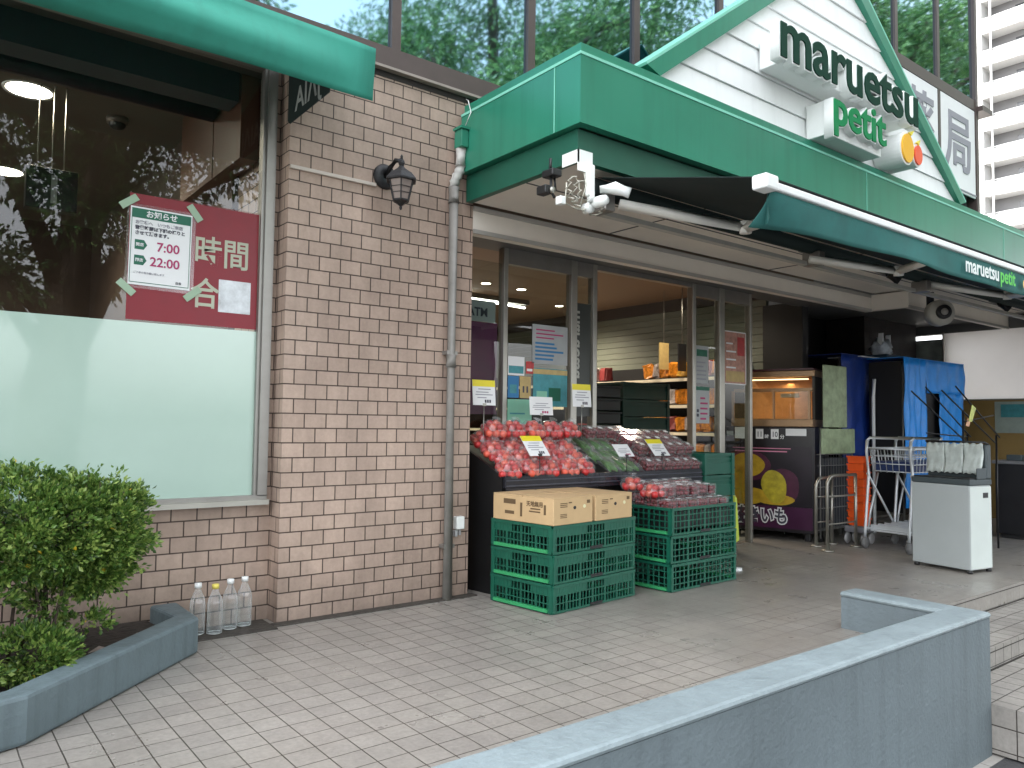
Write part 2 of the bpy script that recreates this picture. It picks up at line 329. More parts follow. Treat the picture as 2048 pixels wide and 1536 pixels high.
def ordinal(i): return ['first', 'second', 'third', 'fourth', 'fifth', 'sixth', 'seventh', 'eighth', 'ninth', 'tenth', 'eleventh', 'twelfth'][i]
def leaves(name, pts, dirs, size, mats, parent=None, aspect=.5):
    n = len(pts); d = dirs / (np.linalg.norm(dirs, axis=1, keepdims=True) + 1e-9)
    a = rng.normal(size=(n, 3)); s = np.cross(d, a); s /= (np.linalg.norm(s, axis=1, keepdims=True) + 1e-9); up = np.cross(s, d)
    L = (size * rng.uniform(.6, 1.25, n))[:, None]; W = L * aspect * .5
    v = np.stack([pts, pts + d * L * .5 + s * W + up * L * .12, pts + d * L, pts + d * L * .5 - s * W + up * L * .12], 1).reshape(-1, 3)
    me = bpy.data.meshes.new(name); me.from_pydata(v.tolist(), [], np.arange(n * 4).reshape(-1, 4).tolist())
    ms = mats if isinstance(mats, list) else [mats]
    for m in ms: me.materials.append(m)
    if len(ms) > 1:
        me.polygons.foreach_set('material_index', (rng.random(n) < .004).astype(np.int32))
    return link(name, me, parent)

# ================================================================ GROUND
GZ = -.43
struct(MB().box(-120, -120, GZ - .3, 160, 1.35, GZ).build('road', mat('asphalt_road', lin(.055, .055, .057), .85, var=.15, vscale=3, bump=.4, bscale=90)))
struct(MB().box(-120, 1.35, GZ - .3, 160, 160, GZ).build('ground', PAVE))
mb = MB(); mb.prism([(-6, 1.47, 0), (3.66, 1.47, 0), (3.66, 1.918, 0), (14, 1.918, 0), (14, 9, 0), (-6, 9, 0)], (0, 0, -.42))
struct(mb.build('terrace_floor', TILE))
STEPT = brick_mat('stair_tile', (148, 144, 138), (137, 133, 127), (56, 51, 46), .1, .1, .0028, 0, (0, .0), rough=.5, stain=.2, bump=.5, grain=.1)
mb = MB(); mb.box(3.728, 1.583, -.42, 14, 1.917, -.11).box(3.728, 1.237, -.42, 14, 1.582, -.215).box(3.728, .89, -.42, 14, 1.236, -.32)
struct(mb.build('entrance_steps', STEPT))
mb = MB(); GR_ = mat('dark_joint_dirt', lin(.03, .026, .02), .9, var=.5, vscale=20)
for yy, zz in ((1.917, -.11), (1.582, -.215), (1.236, -.32)): mb.box(3.73, yy - .006, zz, 14, yy + .0005, zz + .006)
for yy, zz in ((1.917, 0), (1.582, -.11), (1.236, -.215)): mb.box(3.73, yy - .0012, zz - .022, 14, yy + .0008, zz - .018)
struct(mb.build('step_joints', GR_))
mb = MB(); mb.box(1.40, 3.56, .0, 2.56, 3.614, .008).box(.98, 3.52, .0, 1.40, 3.725, .006)
struct(mb.build('dark_gutter_strip', mat('wet_dark_mortar', lin(.05, .043, .036), .7, var=.45, vscale=30, bump=.6, bscale=50)))

# low wall in front (L shaped, blue grey)
mb = MB(); mb.prism([(-3, 1.385, 0), (3.73, 1.385, 0), (3.73, 2.0, 0), (3.585, 2.0, 0), (3.585, 1.545, 0), (-3, 1.545, 0)], (0, 0, .150)); 
wall_root = thing('low_wall', 'blue grey painted low wall in the foreground turning a corner beside the steps', 'wall', (2, 1.46, GZ))
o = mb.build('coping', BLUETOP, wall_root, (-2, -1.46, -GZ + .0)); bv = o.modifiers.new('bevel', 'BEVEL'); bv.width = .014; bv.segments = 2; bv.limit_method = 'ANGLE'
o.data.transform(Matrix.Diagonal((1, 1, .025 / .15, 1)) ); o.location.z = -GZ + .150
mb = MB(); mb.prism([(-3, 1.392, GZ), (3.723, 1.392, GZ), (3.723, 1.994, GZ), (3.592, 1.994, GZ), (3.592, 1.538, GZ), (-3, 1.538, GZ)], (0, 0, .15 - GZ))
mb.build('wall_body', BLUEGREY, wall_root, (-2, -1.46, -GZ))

# planter wall at left
pr_ = thing('planter_wall', 'blue grey painted planter edging wall running diagonally below the shrub', 'wall', (.6, 3.0, 0))
a = Vector((.321, 2.702, 0)); b = Vector((.995, 3.352, 0)); dv = (b - a).normalized(); nv = Vector((-dv.y, dv.x, 0)) * .098
c = Vector((-1.6, 2.05, 0)); dc = (c - a).normalized(); nc = Vector((dc.y, -dc.x, 0)) * .098
if nc.y < 0: nc = -nc
e = Vector((1.0, 3.60, 0))
out = [c, a, b, b + Vector((.0, .33, 0)), b + Vector((-.115, .33, 0)), b + nv * 1.15, a + (nv + nc) * .52, c + nc]
mb = MB(); mb.prism([p for p in out], (0, 0, .147)); o = mb.build('wall_body', mat('blue_grey_planter_paint', lin(.12, .16, .175), .55, var=.08, vscale=4, bump=.3, bscale=50, streak=.25), pr_, (-.6, -3.0, .001))
bv = o.modifiers.new('bevel', 'BEVEL'); bv.width = .012; bv.segments = 2
mb = MB(); mb.prism([a + nv * 1.02, b + nv * 1.17, b + Vector((-.12, .37, 0)), Vector((.86, 3.722, 0)), Vector((-2.5, 3.722, 0)), Vector((-2.5, 2.2, 0)), c + nc], (0, 0, .075))
struct(mb.build('planter_soil', SOIL, None, (0, 0, .002)))

# ================================================================ BUILDING
B = thing('shop_building', 'brick tiled shop building with mirrored upper windows and glazed shopfront', 'building', (4, 3.7, 0))
def part(name, mb, m, parent=None):
    p = parent or B; o = mb.build(name, m, p)
    off = Vector((0, 0, 0)); q = p
    while q: off += q.location; q = q.parent
    o.location = -off; return o
# brick pillar and wall under the window
mb = MB(); mb.box(1.43, 3.616, 0, 2.53, 4.35, 2.80); part('brick_pillar', mb, BRICK)
mb = MB(); mb.box(-6, 3.735, -.4, 1.43, 3.93, .573); part('brick_wall', mb, BRICK); part('window_lintel', MB().box(-6, 3.735, 2.74, 1.43, 3.93, 2.80), BROWN)
mb = MB(); mb.box(1.401, 3.735, .573, 1.43, 3.93, 2.74); part('brick_reveal', mb, BRICK)
# left shop window
win = thing('shop_window', None, None); win.parent = B
del_keys = [k for k in ('label', 'category') if k in win]
fr = part('frame', MB().box(1.352, 3.70, .60, 1.398, 3.78, 2.72).box(-6, 3.70, .575, 1.398, 3.78, .604).box(1.336, 3.715, .604, 1.351, 3.765, 2.72).box(-6, 3.705, 2.70, 1.335, 3.775, 2.74), STEELD, win)
part('sill', MB().box(-6, 3.675, .560, 1.40, 3.705, .584), STEEL, win)
part('pane', MB().box(-6, 3.740, .604, 1.336, 3.748, 2.70), PANEW, win)
part('frosted_film', MB().box(-6, 3.7385, .604, 1.336, 3.7398, 1.395), FILM, win)
# interior of the left room
part('room_ceiling', MB().box(-6, 3.95, 2.85, 2.4, 9, 2.95), CEILL)
part('room_wall', MB().box(-6, 8.6, 0, 2.4, 8.7, 2.85).box(1.40, 4.36, 0, 1.52, 8.6, 2.849), mat('dark_brown_room_wall', lin(.055, .035, .025), .7, var=.15))
part('wood_bulkhead', MB().box(1.30, 3.95, 2.31, 1.398, 5.05, 2.849).box(1.296, 4.40, 2.312, 1.2995, 4.406, 2.849), WOOD)
part('duct', MB().box(-6, 3.96, 2.60, 1.29, 4.12, 2.849).tube([(-6, 4.35, 2.72), (1.28, 4.35, 2.72)], .105, 20).box(-6, 4.55, 2.76, 1.29, 4.75, 2.849), mat('slate_blue_duct', lin(.022, .026, .034), .45, var=.15))
# beam above the shopfront + recess ceiling
part('shopfront_beam', MB().box(2.532, 3.616, 2.062, 7.1, 3.70, 2.21).box(7.1, 3.27, 2.062, 7.16, 3.70, 2.2095).box(7.16, 3.27, 2.062, 14, 3.33, 2.2095), SOFFIT)
part('beam_edge_trim', MB().box(2.532, 3.606, 2.054, 7.09, 3.6155, 2.078).box(2.532, 3.606, 2.185, 7.09, 3.6155, 2.212).box(7.09, 3.26, 2.054, 14, 3.2695, 2.078), mat('pale_grey_metal_trim', lin(.42, .41, .38), .4, metal=.3, var=.06))
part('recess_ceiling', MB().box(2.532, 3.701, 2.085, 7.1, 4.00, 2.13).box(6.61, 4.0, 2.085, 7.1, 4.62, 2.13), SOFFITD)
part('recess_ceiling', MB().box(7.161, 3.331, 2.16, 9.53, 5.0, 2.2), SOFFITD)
# dark recess walls and column at the right
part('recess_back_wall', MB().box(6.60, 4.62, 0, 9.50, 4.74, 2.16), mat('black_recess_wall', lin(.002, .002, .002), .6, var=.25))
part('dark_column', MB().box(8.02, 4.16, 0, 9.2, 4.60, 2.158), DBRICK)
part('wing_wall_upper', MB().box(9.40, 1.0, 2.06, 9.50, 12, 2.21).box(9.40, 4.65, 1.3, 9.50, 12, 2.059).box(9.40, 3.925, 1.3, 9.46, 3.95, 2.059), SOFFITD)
wb = part('wing_wall', MB().box(9.40, 1.0, 0, 9.53, 12, 1.299), mat('mustard_brown_wall', lin(.26, .17, .055), .6, var=.12, vscale=3))
# white roller blind on wing wall
bl = part('roller_blind', MB().box(9.375, 1.2, 1.30, 9.377, 3.92, 2.06), mat('white_translucent_blind', lin(.84, .83, .82), .5, var=.10, vscale=1.6))
_bm = bl.data.materials[0]; _n = _bm.node_tree; _t = _n.nodes.new('ShaderNodeBsdfTranslucent'); _t.inputs[0].default_value = (.9, .89, .88, 1); _x = _n.nodes.new('ShaderNodeMixShader'); _x.inputs[0].default_value = .6
_n.links.new(_n.nodes['Principled BSDF'].outputs[0], _x.inputs[1]); _n.links.new(_t.outputs[0], _x.inputs[2]); _n.links.new(_x.outputs[0], _n.nodes['Material Output'].inputs[0])
part('wing_window', MB().box(9.38, 3.95, 1.30, 9.395, 4.6, 2.0), mat('pale_grey_green_glass', lin(.25, .28, .25), .3, var=.35, vscale=6))
part('blind_edge', MB().box(9.36, 3.925, 1.28, 9.39, 3.94, 2.07).box(9.365, 1.2, 1.285, 9.39, 3.92, 1.30), STEELD)
# shop interior
part('shop_ceiling', MB().box(1.53, 4.001, 2.33, 6.7, 10.4, 2.43), CEILB)
part('ceiling_fascia', MB().box(2.532, 3.96, 2.13, 6.7, 4.0, 2.43), CEILB)
part('shop_back_wall', MB().box(1.53, 10.3, 0, 6.7, 10.4, 2.33), mat('tan_shop_wall', lin(.22, .15, .09), .7, var=.2, vscale=3))
part('shop_side_wall', MB().box(1.53, 4.36, 0, 1.6, 10.3, 2.33), mat('tan_shop_wall', lin(.22, .15, .09), .7, var=.2, vscale=3))
mb = MB()
for k in range(9): mb.box(6.56 + .006 * (k % 2), 4.38, 1.60 + k * .068, 6.6, 10.3, 1.664 + k * .068)
mb.box(6.57, 4.38, 0, 6.6, 10.3, 1.60); part('slatted_wall', mb, SIDING)
part('black_end_wall', MB().box(6.50, 3.96, 0, 6.599, 4.379, 2.13), DARK)
part('wall_cornice', MB().box(6.52, 4.0, 2.21, 6.6, 10.3, 2.33), mat('dark_cornice', lin(.05, .04, .035), .6, var=.1))
# posts, header, glass
PX = [(2.965, 3.0), (3.545, 3.60), (3.752, 3.79), (4.83, 4.87), (5.17, 5.235), (5.58, 5.61)]
for k, (x0, x1) in enumerate(PX): part('post', MB().box(x0, 3.88, 0, x1, 3.94, 2.084, bev=.004), STEEL)
part('door_header', MB().box(3.0, 3.885, 1.985, 3.545, 3.935, 2.084).box(3.60, 3.885, 1.985, 3.752, 3.935, 2.084).box(4.87, 3.885, 1.985, 5.17, 3.935, 2.084).box(3.79, 3.885, 2.05, 4.83, 3.935, 2.084).box(5.235, 3.885, 1.985, 5.58, 3.935, 2.084), STEELD)
for (x0, x1) in ((2.54, 2.963), (3.002, 3.543), (3.602, 3.75), (4.872, 5.168), (5.237, 5.578)):
    part('glass_pane', MB().box(x0, 3.905, .02, x1, 3.913, 1.983), PANE)
# upper storey
part('window_sill_band', MB().box(-6, 3.585, 2.845, 9.53, 3.70, 2.955), BROWN)
part('window_sill_shadow_gap', MB().box(-6, 3.612, 2.80, 9.53, 3.72, 2.845), mat('dark_gap', lin(.02, .015, .013), .6, var=.2))
part('drip_trim', MB().box(-6, 3.572, 2.832, 3.4, 3.611, 2.846), mat('beige_drip_trim', lin(.26, .22, .19), .5, var=.08))
part('upper_wall', MB().box(-6, 3.72, 2.962, 9.50, 11.9, 9.0), mat('dark_interior_mass', lin(.04, .04, .045), .8, var=.1))
for k in range(-8, 9):
    x = 2.0 + .94 * k
    part('mullion', MB().box(x - .028, 3.60, 2.955, x + .028, 3.675, 9.0), BROWN)
    if k < 8:
        if k < 6:
            part('upper_window_pane', MB().box(x + .03, 3.622, 2.957, x + .91, 3.632, 4.60), MIRRORG)
        part('upper_window_pane', MB().box(x + .03, 3.622, 4.722, x + .91, 3.632, 6.4), MIRRORG)
        part('upper_window_pane', MB().box(x + .03, 3.622, 6.52, x + .91, 3.632, 8.2), MIRRORG)
part('transom', MB().box(-6, 3.598, 4.60, 9.53, 3.68, 4.72).box(-6, 3.598, 6.40, 9.53, 3.68, 6.52), BROWN)
part('corner_post', MB().box(9.495, 3.59, 2.955, 9.56, 3.70, 9.0), BROWN)
part('ledge', MB().box(9.53, 3.53, 4.60, 9.80, 3.75, 4.66), BROWN)
part('side_wall', MB().box(9.505, 4.65, 0, 9.54, 12, 9.0).box(9.505, 3.70, 2.2, 9.54, 4.649, 9.0), mat('grey_side_wall', lin(.2, .2, .2), .6, var=.1))
# pharmacy sign panels (薬 局)
for k, (ch, x0) in enumerate((('薬', 7.675), ('局', 8.615))):
    sg = thing('pharmacy_sign', ['white panel sign with a grey 薬 character, partly behind the gable', 'white panel sign with a grey 局 character at the building corner'][k], 'sign', (x0 + .435, 3.60, 3.56))
    part('panel', MB().box(x0, 3.602, 3.58, x0 + .87, 3.621, 4.595, bev=.004), PAPER, sg)
    part('panel_border', MB().box(x0 - .0, 3.594, 3.60, x0 + .87, 3.6015, 3.615), INKG, sg)
    me = text_mesh(ch, .70, .003, .012, 'CENTER'); me.transform(Matrix.Translation((x0 + .435, 3.597, 3.88)) @ FRONT); me.materials.clear(); me.materials.append(INKG)
    o = link('character', me, sg); o.location = -sg.location

def rel(o, p):
    off = Vector((0, 0, 0)); q = p
    while q: off += q.location; q = q.parent
    o.location = -off; return o

# ================================================================ CANOPY
CN = thing('canopy', 'green steel canopy with beige soffit over the shop entrance', 'canopy', (2.42, 3.6, 2.2))
CX, CY = 2.42, 2.60
part('fascia', MB().prism([(CX, CY, 2.37), (14, CY, 2.37), (14, CY + .05, 2.37), (CX + .05, CY + .05, 2.37), (CX + .05, 3.585, 2.37), (CX, 3.585, 2.37)], (0, 0, .325)), GREEN, CN)
part('edge_highlight', MB().prism([(CX - .004, CY - .004, 2.695), (14, CY - .004, 2.695), (14, CY + .05, 2.695), (CX + .05, CY + .05, 2.695), (CX + .05, 3.585, 2.695), (CX - .004, 3.585, 2.695)], (0, 0, .014)), GREENL, CN)  # light caught by the fascia's top edge, put in as a paler green strip
part('cap', MB().prism([(CX + .02, CY + .02, 2.709), (14, CY + .02, 2.709), (14, CY + .10, 2.709), (CX + .10, CY + .10, 2.709), (CX + .10, 3.585, 2.709), (CX + .02, 3.585, 2.709)], (0, 0, .055)), GREEN, CN)
part('panel_joint', MB().box(CX - .003, 2.78, 2.37, CX - .0005, 2.786, 2.695).box(5.06, CY - .003, 2.37, 5.065, CY - .0005, 2.695).box(7.4, CY - .003, 2.37, 7.405, CY - .0005, 2.695), GREENL, CN)
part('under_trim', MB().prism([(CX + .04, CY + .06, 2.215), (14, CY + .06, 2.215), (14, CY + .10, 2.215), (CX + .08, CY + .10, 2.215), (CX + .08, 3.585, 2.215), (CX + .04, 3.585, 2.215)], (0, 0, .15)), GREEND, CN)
part('soffit', MB().box(CX + .081, CY + .101, 2.222, 14, 3.584, 2.26), SOFFIT, CN)
part('soffit_seam', MB().box(3.6, CY + .11, 2.217, 3.606, 3.58, 2.2215).box(CX + .09, 3.1, 2.217, 12, 3.106, 2.2215).box(5.4, CY + .11, 2.217, 5.406, 3.58, 2.2215), SOFFITD, CN)
part('canopy_roof', MB().box(CX + .101, CY + .101, 2.70, 14, 3.583, 2.735), GREEN, CN)

# gable on the canopy
GB = thing('gable_sign_board', 'white clapboard triangular gable with green edges standing on the canopy', 'sign board', (4.8, 2.66, 2.74))
gy = 2.665; gz0, gx0, gx1, gxa, gza = 2.765, 3.0, 6.6, 4.795, 4.10
def gline(z): t = (z - gz0) / (gza - gz0); return gx0 + (gxa - gx0) * t, gx1 + (gxa - gx1) * t
mb = MB(); nb = 9
for k in range(nb):
    z0 = gz0 + (gza - gz0) * k / nb; z1 = gz0 + (gza - gz0) * (k + 1) / nb - .004
    a0, b0 = gline(z0); a1, b1 = gline(z1)
    p = [(a0, gy - .012, z0), (b0, gy - .012, z0), (b1, gy, z1)] + ([(a1, gy, z1)] if k < nb - 1 else [])
    mb.prism(p, (0, .03, 0))
mb.mi = 0; part('clapboard', mb, WHITEB, GB)
part('backing', MB().prism([(gx0 + .03, gy + .02, gz0), (gx1 - .03, gy + .02, gz0), (gxa, gy + .02, gza - .02)], (0, .06, 0)), mat('grey_joint', lin(.35, .35, .34), .7, var=0), GB)
for sgn, (ax, az), (bx, bz) in ((1, (gx0, gz0), (gxa, gza)), (-1, (gx1, gz0), (gxa, gza))):
    d = Vector((bx - ax, 0, bz - az)).normalized(); nn = Vector((-d.z, 0, d.x)) * (1 if sgn > 0 else -1)
    A = Vector((ax, gy - .045, az)); Bv = Vector((bx, gy - .045, bz))
    part('edge_board', MB().prism([A - nn * .0, Bv - nn * 0, Bv + nn * .085 + d * .05, A + nn * .085 - d * .06], (0, .2, 0)), GREEN, GB)
    part('edge_cap', MB().prism([A + nn * .086 - d * .06, Bv + nn * .086 + d * .05, Bv + nn * .10 + d * .05, A + nn * .10 - d * .06], (0, .21, 0)), GREENL, GB)
# logo
LG = thing('logo_sign', 'raised dark green maruetsu and light green petit channel letters with fruit emblem', 'sign', (4.6, 2.5, 2.75))
LY = 2.49
GRN1 = mat('dark_green_letter_face', lin(.001, .035, .020), .6, var=.03, spec=.15); GRN2 = mat('mid_green_letter_face', lin(.004, .20, .065), .6, var=.03, spec=.2)
SIGNW = mat('white_sign_box', lin(.80, .83, .81), .4, var=.03)
part('sign_box', MB().box(3.91, LY + .012, 3.075, 5.46, gy - .014, 3.25, bev=.006), SIGNW, LG)
part('sign_box', MB().box(4.41, LY + .012, 2.772, 5.07, gy - .014, 2.99, bev=.006), SIGNW, LG)
def logo_word(word, x0, x1, z, h, face, slope=0, bold=.02):
    """letters as single meshes, each its own part"""
    ref = text_mesh(word, 1, 0, bold); W = max(v.co.x for v in ref.vertices); xh = .52
    full = []
    for i in range(len(word)):
        pre = text_mesh(word[:i + 1], 1, 0, bold); w1 = max(v.co.x for v in pre.vertices)
        ch = text_mesh(word[i], 1, 0, bold); wc = max(v.co.x for v in ch.vertices)
        full.append(w1 - wc)
    sx = (x1 - x0) / W; sz = h / xh
    for i, chh in enumerate(word):
        for nm, bo, ex, yy, mt in (('letter', bold + .022, .030, LY - .004, SIGNW), ('letter_face', bold, .004, LY - .038, face)):
            me = text_mesh(chh, 1, ex, bo)
            dx = full[i] * sx + x0
            me.transform(Matrix.Translation((dx, yy, z + slope * (dx - x0))) @ FRONT @ Matrix.Diagonal((sx, sz, 1, 1)))
            me.materials.clear(); me.materials.append(mt)
            if nm == 'letter': base = link(nm, me, LG); base.location = -LG.location
            else: link(nm, me, base)
logo_word('maruetsu', 3.81, 5.50, 3.075, .215, GRN1)
logo_word('petit', 4.38, 5.04, 2.825, .165, GRN2)
YEL = mat('golden_yellow_face', lin(.80, .42, .02), .4, var=.03); ORG = mat('orange_red_face', lin(.80, .10, .04), .4, var=.03); LIME = mat('lime_yellow_face', lin(.75, .65, .05), .4, var=.03)
def disc(cx, cz, rx, rz, y0, y1, n=28):
    return [(cx + rx * math.cos(2 * math.pi * i / n), y0, cz + rz * math.sin(2 * math.pi * i / n)) for i in range(n)], (0, y1 - y0, 0)
pp, dd = disc(5.345, 2.885, .098, .115, LY - .03, gy - .014); part('emblem_body', MB().prism(pp, dd), SIGNW, LG)
pp, dd = disc(5.50, 2.87, .068, .082, LY - .03, gy - .014); part('emblem_body', MB().prism(pp, dd), SIGNW, LG)
pp, dd = disc(5.345, 2.885, .082, .10, LY - .042, LY - .031); part('emblem_fruit', MB().prism(pp, dd), YEL, LG)
pp, dd = disc(5.50, 2.87, .055, .068, LY - .042, LY - .031); part('emblem_fruit', MB().prism(pp, dd), ORG, LG)
part('emblem_leaf', MB().prism([(5.36, LY - .04, 3.0), (5.44, LY - .04, 3.03), (5.40, LY - .04, 2.985)], (0, .02, 0)), LIME, LG)
part('emblem_leaf', MB().prism([(5.48, LY - .04, 2.955), (5.53, LY - .04, 2.985), (5.51, LY - .04, 2.94)], (0, .02, 0)), LIME, LG)

# ================================================================ AWNINGS
# left awning over the window
AW = thing('window_awning', 'green cloth awning over the left shop window with a hanging valance', 'awning', (0, 3.6, 2.6))
mb = MB(); n = 60; xs = [-4 + (1.617 + 4) * i / n for i in range(n + 1)]
def prof(t, x):           # t 0 top..1 bottom -> y, z
    s = max(0, min(1, (1.617 - x) / 1.3))
    y = 3.11 - (.075 * math.sin(math.pi * min(1, t * 1.1)) - .05 * math.sin(2.2 * math.pi * t)) * s - .01 * math.sin(5 * x + 3 * t); z = 2.655 + .05 * s * (1 - t) - .235 * t
    return y, z
rows = 9
grid = [[Vector((x, *prof(j / rows, x))) for j in range(rows + 1)] for x in xs]
for i in range(n):
    for j in range(rows):
        f = mb.face([grid[i][j], grid[i + 1][j], grid[i + 1][j + 1], grid[i][j + 1]]); f.smooth = True
bmesh.ops.remove_doubles(mb.b, verts=mb.b.verts[:], dist=1e-5)
o = part('valance', mb, CLOTH, AW); sm = o.modifiers.new('solid', 'SOLIDIFY'); sm.thickness = .003
part('awning_top', MB().prism([(-4, 3.125, 2.640), (-4, 3.60, 2.76), (-4, 3.60, 2.766), (-4, 3.125, 2.646)], (5.60, 0, 0)), CLOTH, AW)
part('front_bar', MB().tube([(-4, 3.135, 2.63), (1.60, 3.135, 2.61)], .014, 10), STEELD, AW)
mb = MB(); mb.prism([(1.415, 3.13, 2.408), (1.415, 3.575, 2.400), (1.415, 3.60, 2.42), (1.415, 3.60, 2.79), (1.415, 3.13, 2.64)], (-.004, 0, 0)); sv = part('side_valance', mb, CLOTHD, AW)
me = text_mesh('JΛIA', .155, .0005, .002); me.transform(Matrix.Diagonal((-1, 1, 1, 1)))
me.transform(Matrix.Translation((1.4095, 3.22, 2.44)) @ LEFTF); me.materials.clear(); me.materials.append(mat('faded_pale_print', lin(.30, .32, .31), .7, var=.2)); rel(link('side_lettering', me, sv), sv)
# entrance awning below the canopy
A2 = thing('entrance_awning', 'extended teal cloth awning with white front bar and lettered valance under the canopy', 'awning', (2.65, 2.7, 2.15))
part('roller', MB().tube([(2.66, 2.775, 2.15), (13, 2.775, 2.15)], .05, 16), CLOTHD, A2); part('torsion_bar', MB().box(2.68, 2.80, 2.035, 13, 2.84, 2.06), mat('grey_beige_awning_casing', lin(.42, .41, .36), .5, var=.1), A2)
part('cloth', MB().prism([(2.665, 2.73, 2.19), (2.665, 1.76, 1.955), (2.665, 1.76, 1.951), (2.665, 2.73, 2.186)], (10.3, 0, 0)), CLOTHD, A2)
part('front_bar', MB().box(2.66, 1.735, 1.898, 13, 1.775, 1.930, bev=.006), WHITE, A2)
part('end_cap', MB().box(2.575, 1.715, 1.885, 2.662, 1.785, 1.945, bev=.01), WHITE, A2)
mb = MB(); n = 120; rows = 6; xs = [2.655 + 10.3 * i / n for i in range(n + 1)]
grid = []
for x in xs:
    s = math.exp(-(x - 2.655) / .35)
    grid.append([Vector((x, 1.752 - .012 * math.sin(7 * x) * (j / rows) + .10 * s * (j / rows) ** 1.5, 1.896 - (.122 + .006 * math.sin(3 * x)) * j / rows)) for j in range(rows + 1)])
for i in range(n):
    for j in range(rows):
        f = mb.face([grid[i][j], grid[i + 1][j], grid[i + 1][j + 1], grid[i][j + 1]]); f.smooth = True
bmesh.ops.remove_doubles(mb.b, verts=mb.b.verts[:], dist=1e-5)
va = part('valance', mb, CLOTHT, A2); sm = va.modifiers.new('solid', 'SOLIDIFY'); sm.thickness = .003
part('side_flap', MB().prism([(2.655, 1.765, 1.895), (2.655, 1.765, 1.765), (2.76, 1.86, 1.79), (2.80, 1.84, 1.86)], (.003, 0, 0)), CLOTHT, A2)
PRINTW = mat('white_print', lin(.75, .8, .78), .6, var=.03); PRINTG = mat('bright_green_print', lin(.10, .55, .08), .6, var=.03)
for body, x, m_, sxx in (('maruetsu', 4.40, PRINTW, .118), ('petit', 4.863, PRINTG, .118)):
    me = text_mesh(body, .118, .0005, .0022, 'LEFT', 1.0); me.transform(Matrix.Translation((x, 1.728, 1.802)) @ FRONT); me.materials.clear(); me.materials.append(m_)
    rel(link('valance_lettering', me, va), va)
for cx, r, m_ in ((5.222, .022, YEL), (5.262, .016, ORG)):
    pp, dd = disc(cx, 1.828, r, r * 1.2, 1.7275, 1.7265, 16); part('valance_emblem', MB().prism(pp, dd), m_, va)
WARM = mat('off_white_arm', lin(.74, .74, .69), .45, var=.08)
def arm(pts, r=.018):
    mb = MB()
    for i in range(len(pts) - 1):
        a, b = Vector(pts[i]), Vector(pts[i + 1]); mb.tube([a, b], [r * 1.3, r * 1.15], 4)
    for p in pts[1:-1]: mb.lathe([(0.001, -.03), (.03, -.03), (.03, .03), (.001, .03)], p, 12)
    return mb
part('folding_arm', arm([(2.775, 2.69, 2.065), (3.30, 2.32, 1.965), (2.965, 1.80, 1.885)], .022), WARM, A2)
part('folding_arm', arm([(4.55, 2.72, 2.045), (4.95, 2.34, 1.965), (4.32, 1.80, 1.885)], .020), WARM, A2)
part('folding_arm', arm([(6.3, 2.76, 2.10), (6.6, 2.30, 1.99), (6.0, 1.80, 1.90)], .022), WARM, A2)
for x in (2.70, 4.66, 6.2): part('arm_bracket', MB().box(x, 2.71, 2.03, x + .07, 2.84, 2.12, bev=.01), STEELD, A2)

# ================================================================ CAMERAS / SPOTS AT CANOPY CORNER
BR = thing('floodlight_bracket', 'white L bracket with white floodlights at the canopy corner', 'light fitting', (2.47, 2.66, 2.2))
WP = mat('white_enamel', lin(.80, .83, .80), .35, var=.04)
part('bracket_plate', MB().box(2.452, 2.645, 2.20, 2.458, 2.76, 2.262).box(2.452, 2.645, 2.16, 2.545, 2.652, 2.262), WP, BR)
part('bracket_arm', MB().box(2.50, 2.625, 2.045, 2.545, 2.655, 2.20, bev=.008).tube([(2.525, 2.64, 2.06), (2.535, 2.64, 2.02)], .022, 10), WP, BR)
part('lamp_head', MB().lathe([(.003, 0), (.022, .004), (.027, .03), (.027, .07), (.02, .085), (.003, .09)], (2.555, 2.56, 2.02), 16, 'Y'), WP, BR)
mb = MB(); mb.tube([(2.55, 2.60, 2.075), (2.60, 2.55, 2.08), (2.65, 2.50, 2.055)], [.018, .032, .026], 12); part('lamp_hood', mb, WP, BR)
CB = MB()
def loop(cx, cy, cz, rx, rz, n=18, a0=0, a1=2 * math.pi, yw=.02):
    return [(cx + rx * math.cos(a0 + (a1 - a0) * i / n), cy + yw * math.sin(3 * i), cz + rz * math.sin(a0 + (a1 - a0) * i / n)) for i in range(n + 1)]
CB.tube(loop(2.44, 2.66, 2.07, .035, .06), .0035, 6).tube(loop(2.49, 2.66, 2.05, .05, .07), .003, 6).tube(loop(2.57, 2.66, 2.01, .05, .04), .0035, 6).tube([(2.49, 2.66, 2.2), (2.50, 2.64, 2.1), (2.48, 2.66, 2.0)], .004, 6).tube([(2.41, 2.68, 2.10), (2.40, 2.68, 2.0), (2.45, 2.67, 1.985), (2.55, 2.66, 1.975)], .004, 6)
part('cable', CB, mat('cream_cable', lin(.55, .54, .46), .5, var=.1), BR)
part('junction_box', MB().box(2.365, 2.67, 1.99, 2.40, 2.71, 2.03, bev=.006).lathe([(.003, 0), (.026, 0), (.026, .04), (.003, .04)], (2.53, 2.64, 1.995), 14, 'Y'), WP, BR)
SC = thing('security_camera', 'small black security camera on a stalk below the canopy corner', 'camera', (2.36, 2.74, 2.215))
part('mount', MB().box(2.34, 2.70, 2.13, 2.40, 2.78, 2.165, bev=.006).tube([(2.36, 2.74, 2.22), (2.36, 2.74, 2.16)], .008, 8), BLACK, SC)
part('stalk', MB().tube([(2.365, 2.74, 2.14), (2.365, 2.74, 2.06), (2.37, 2.72, 2.03)], .008, 8).tube([(2.385, 2.74, 2.14), (2.385, 2.73, 2.07)], .006, 8), BLACK, SC)
part('camera_body', MB().box(2.315, 2.72, 2.045, 2.362, 2.79, 2.085, bev=.006), BLACK, SC)
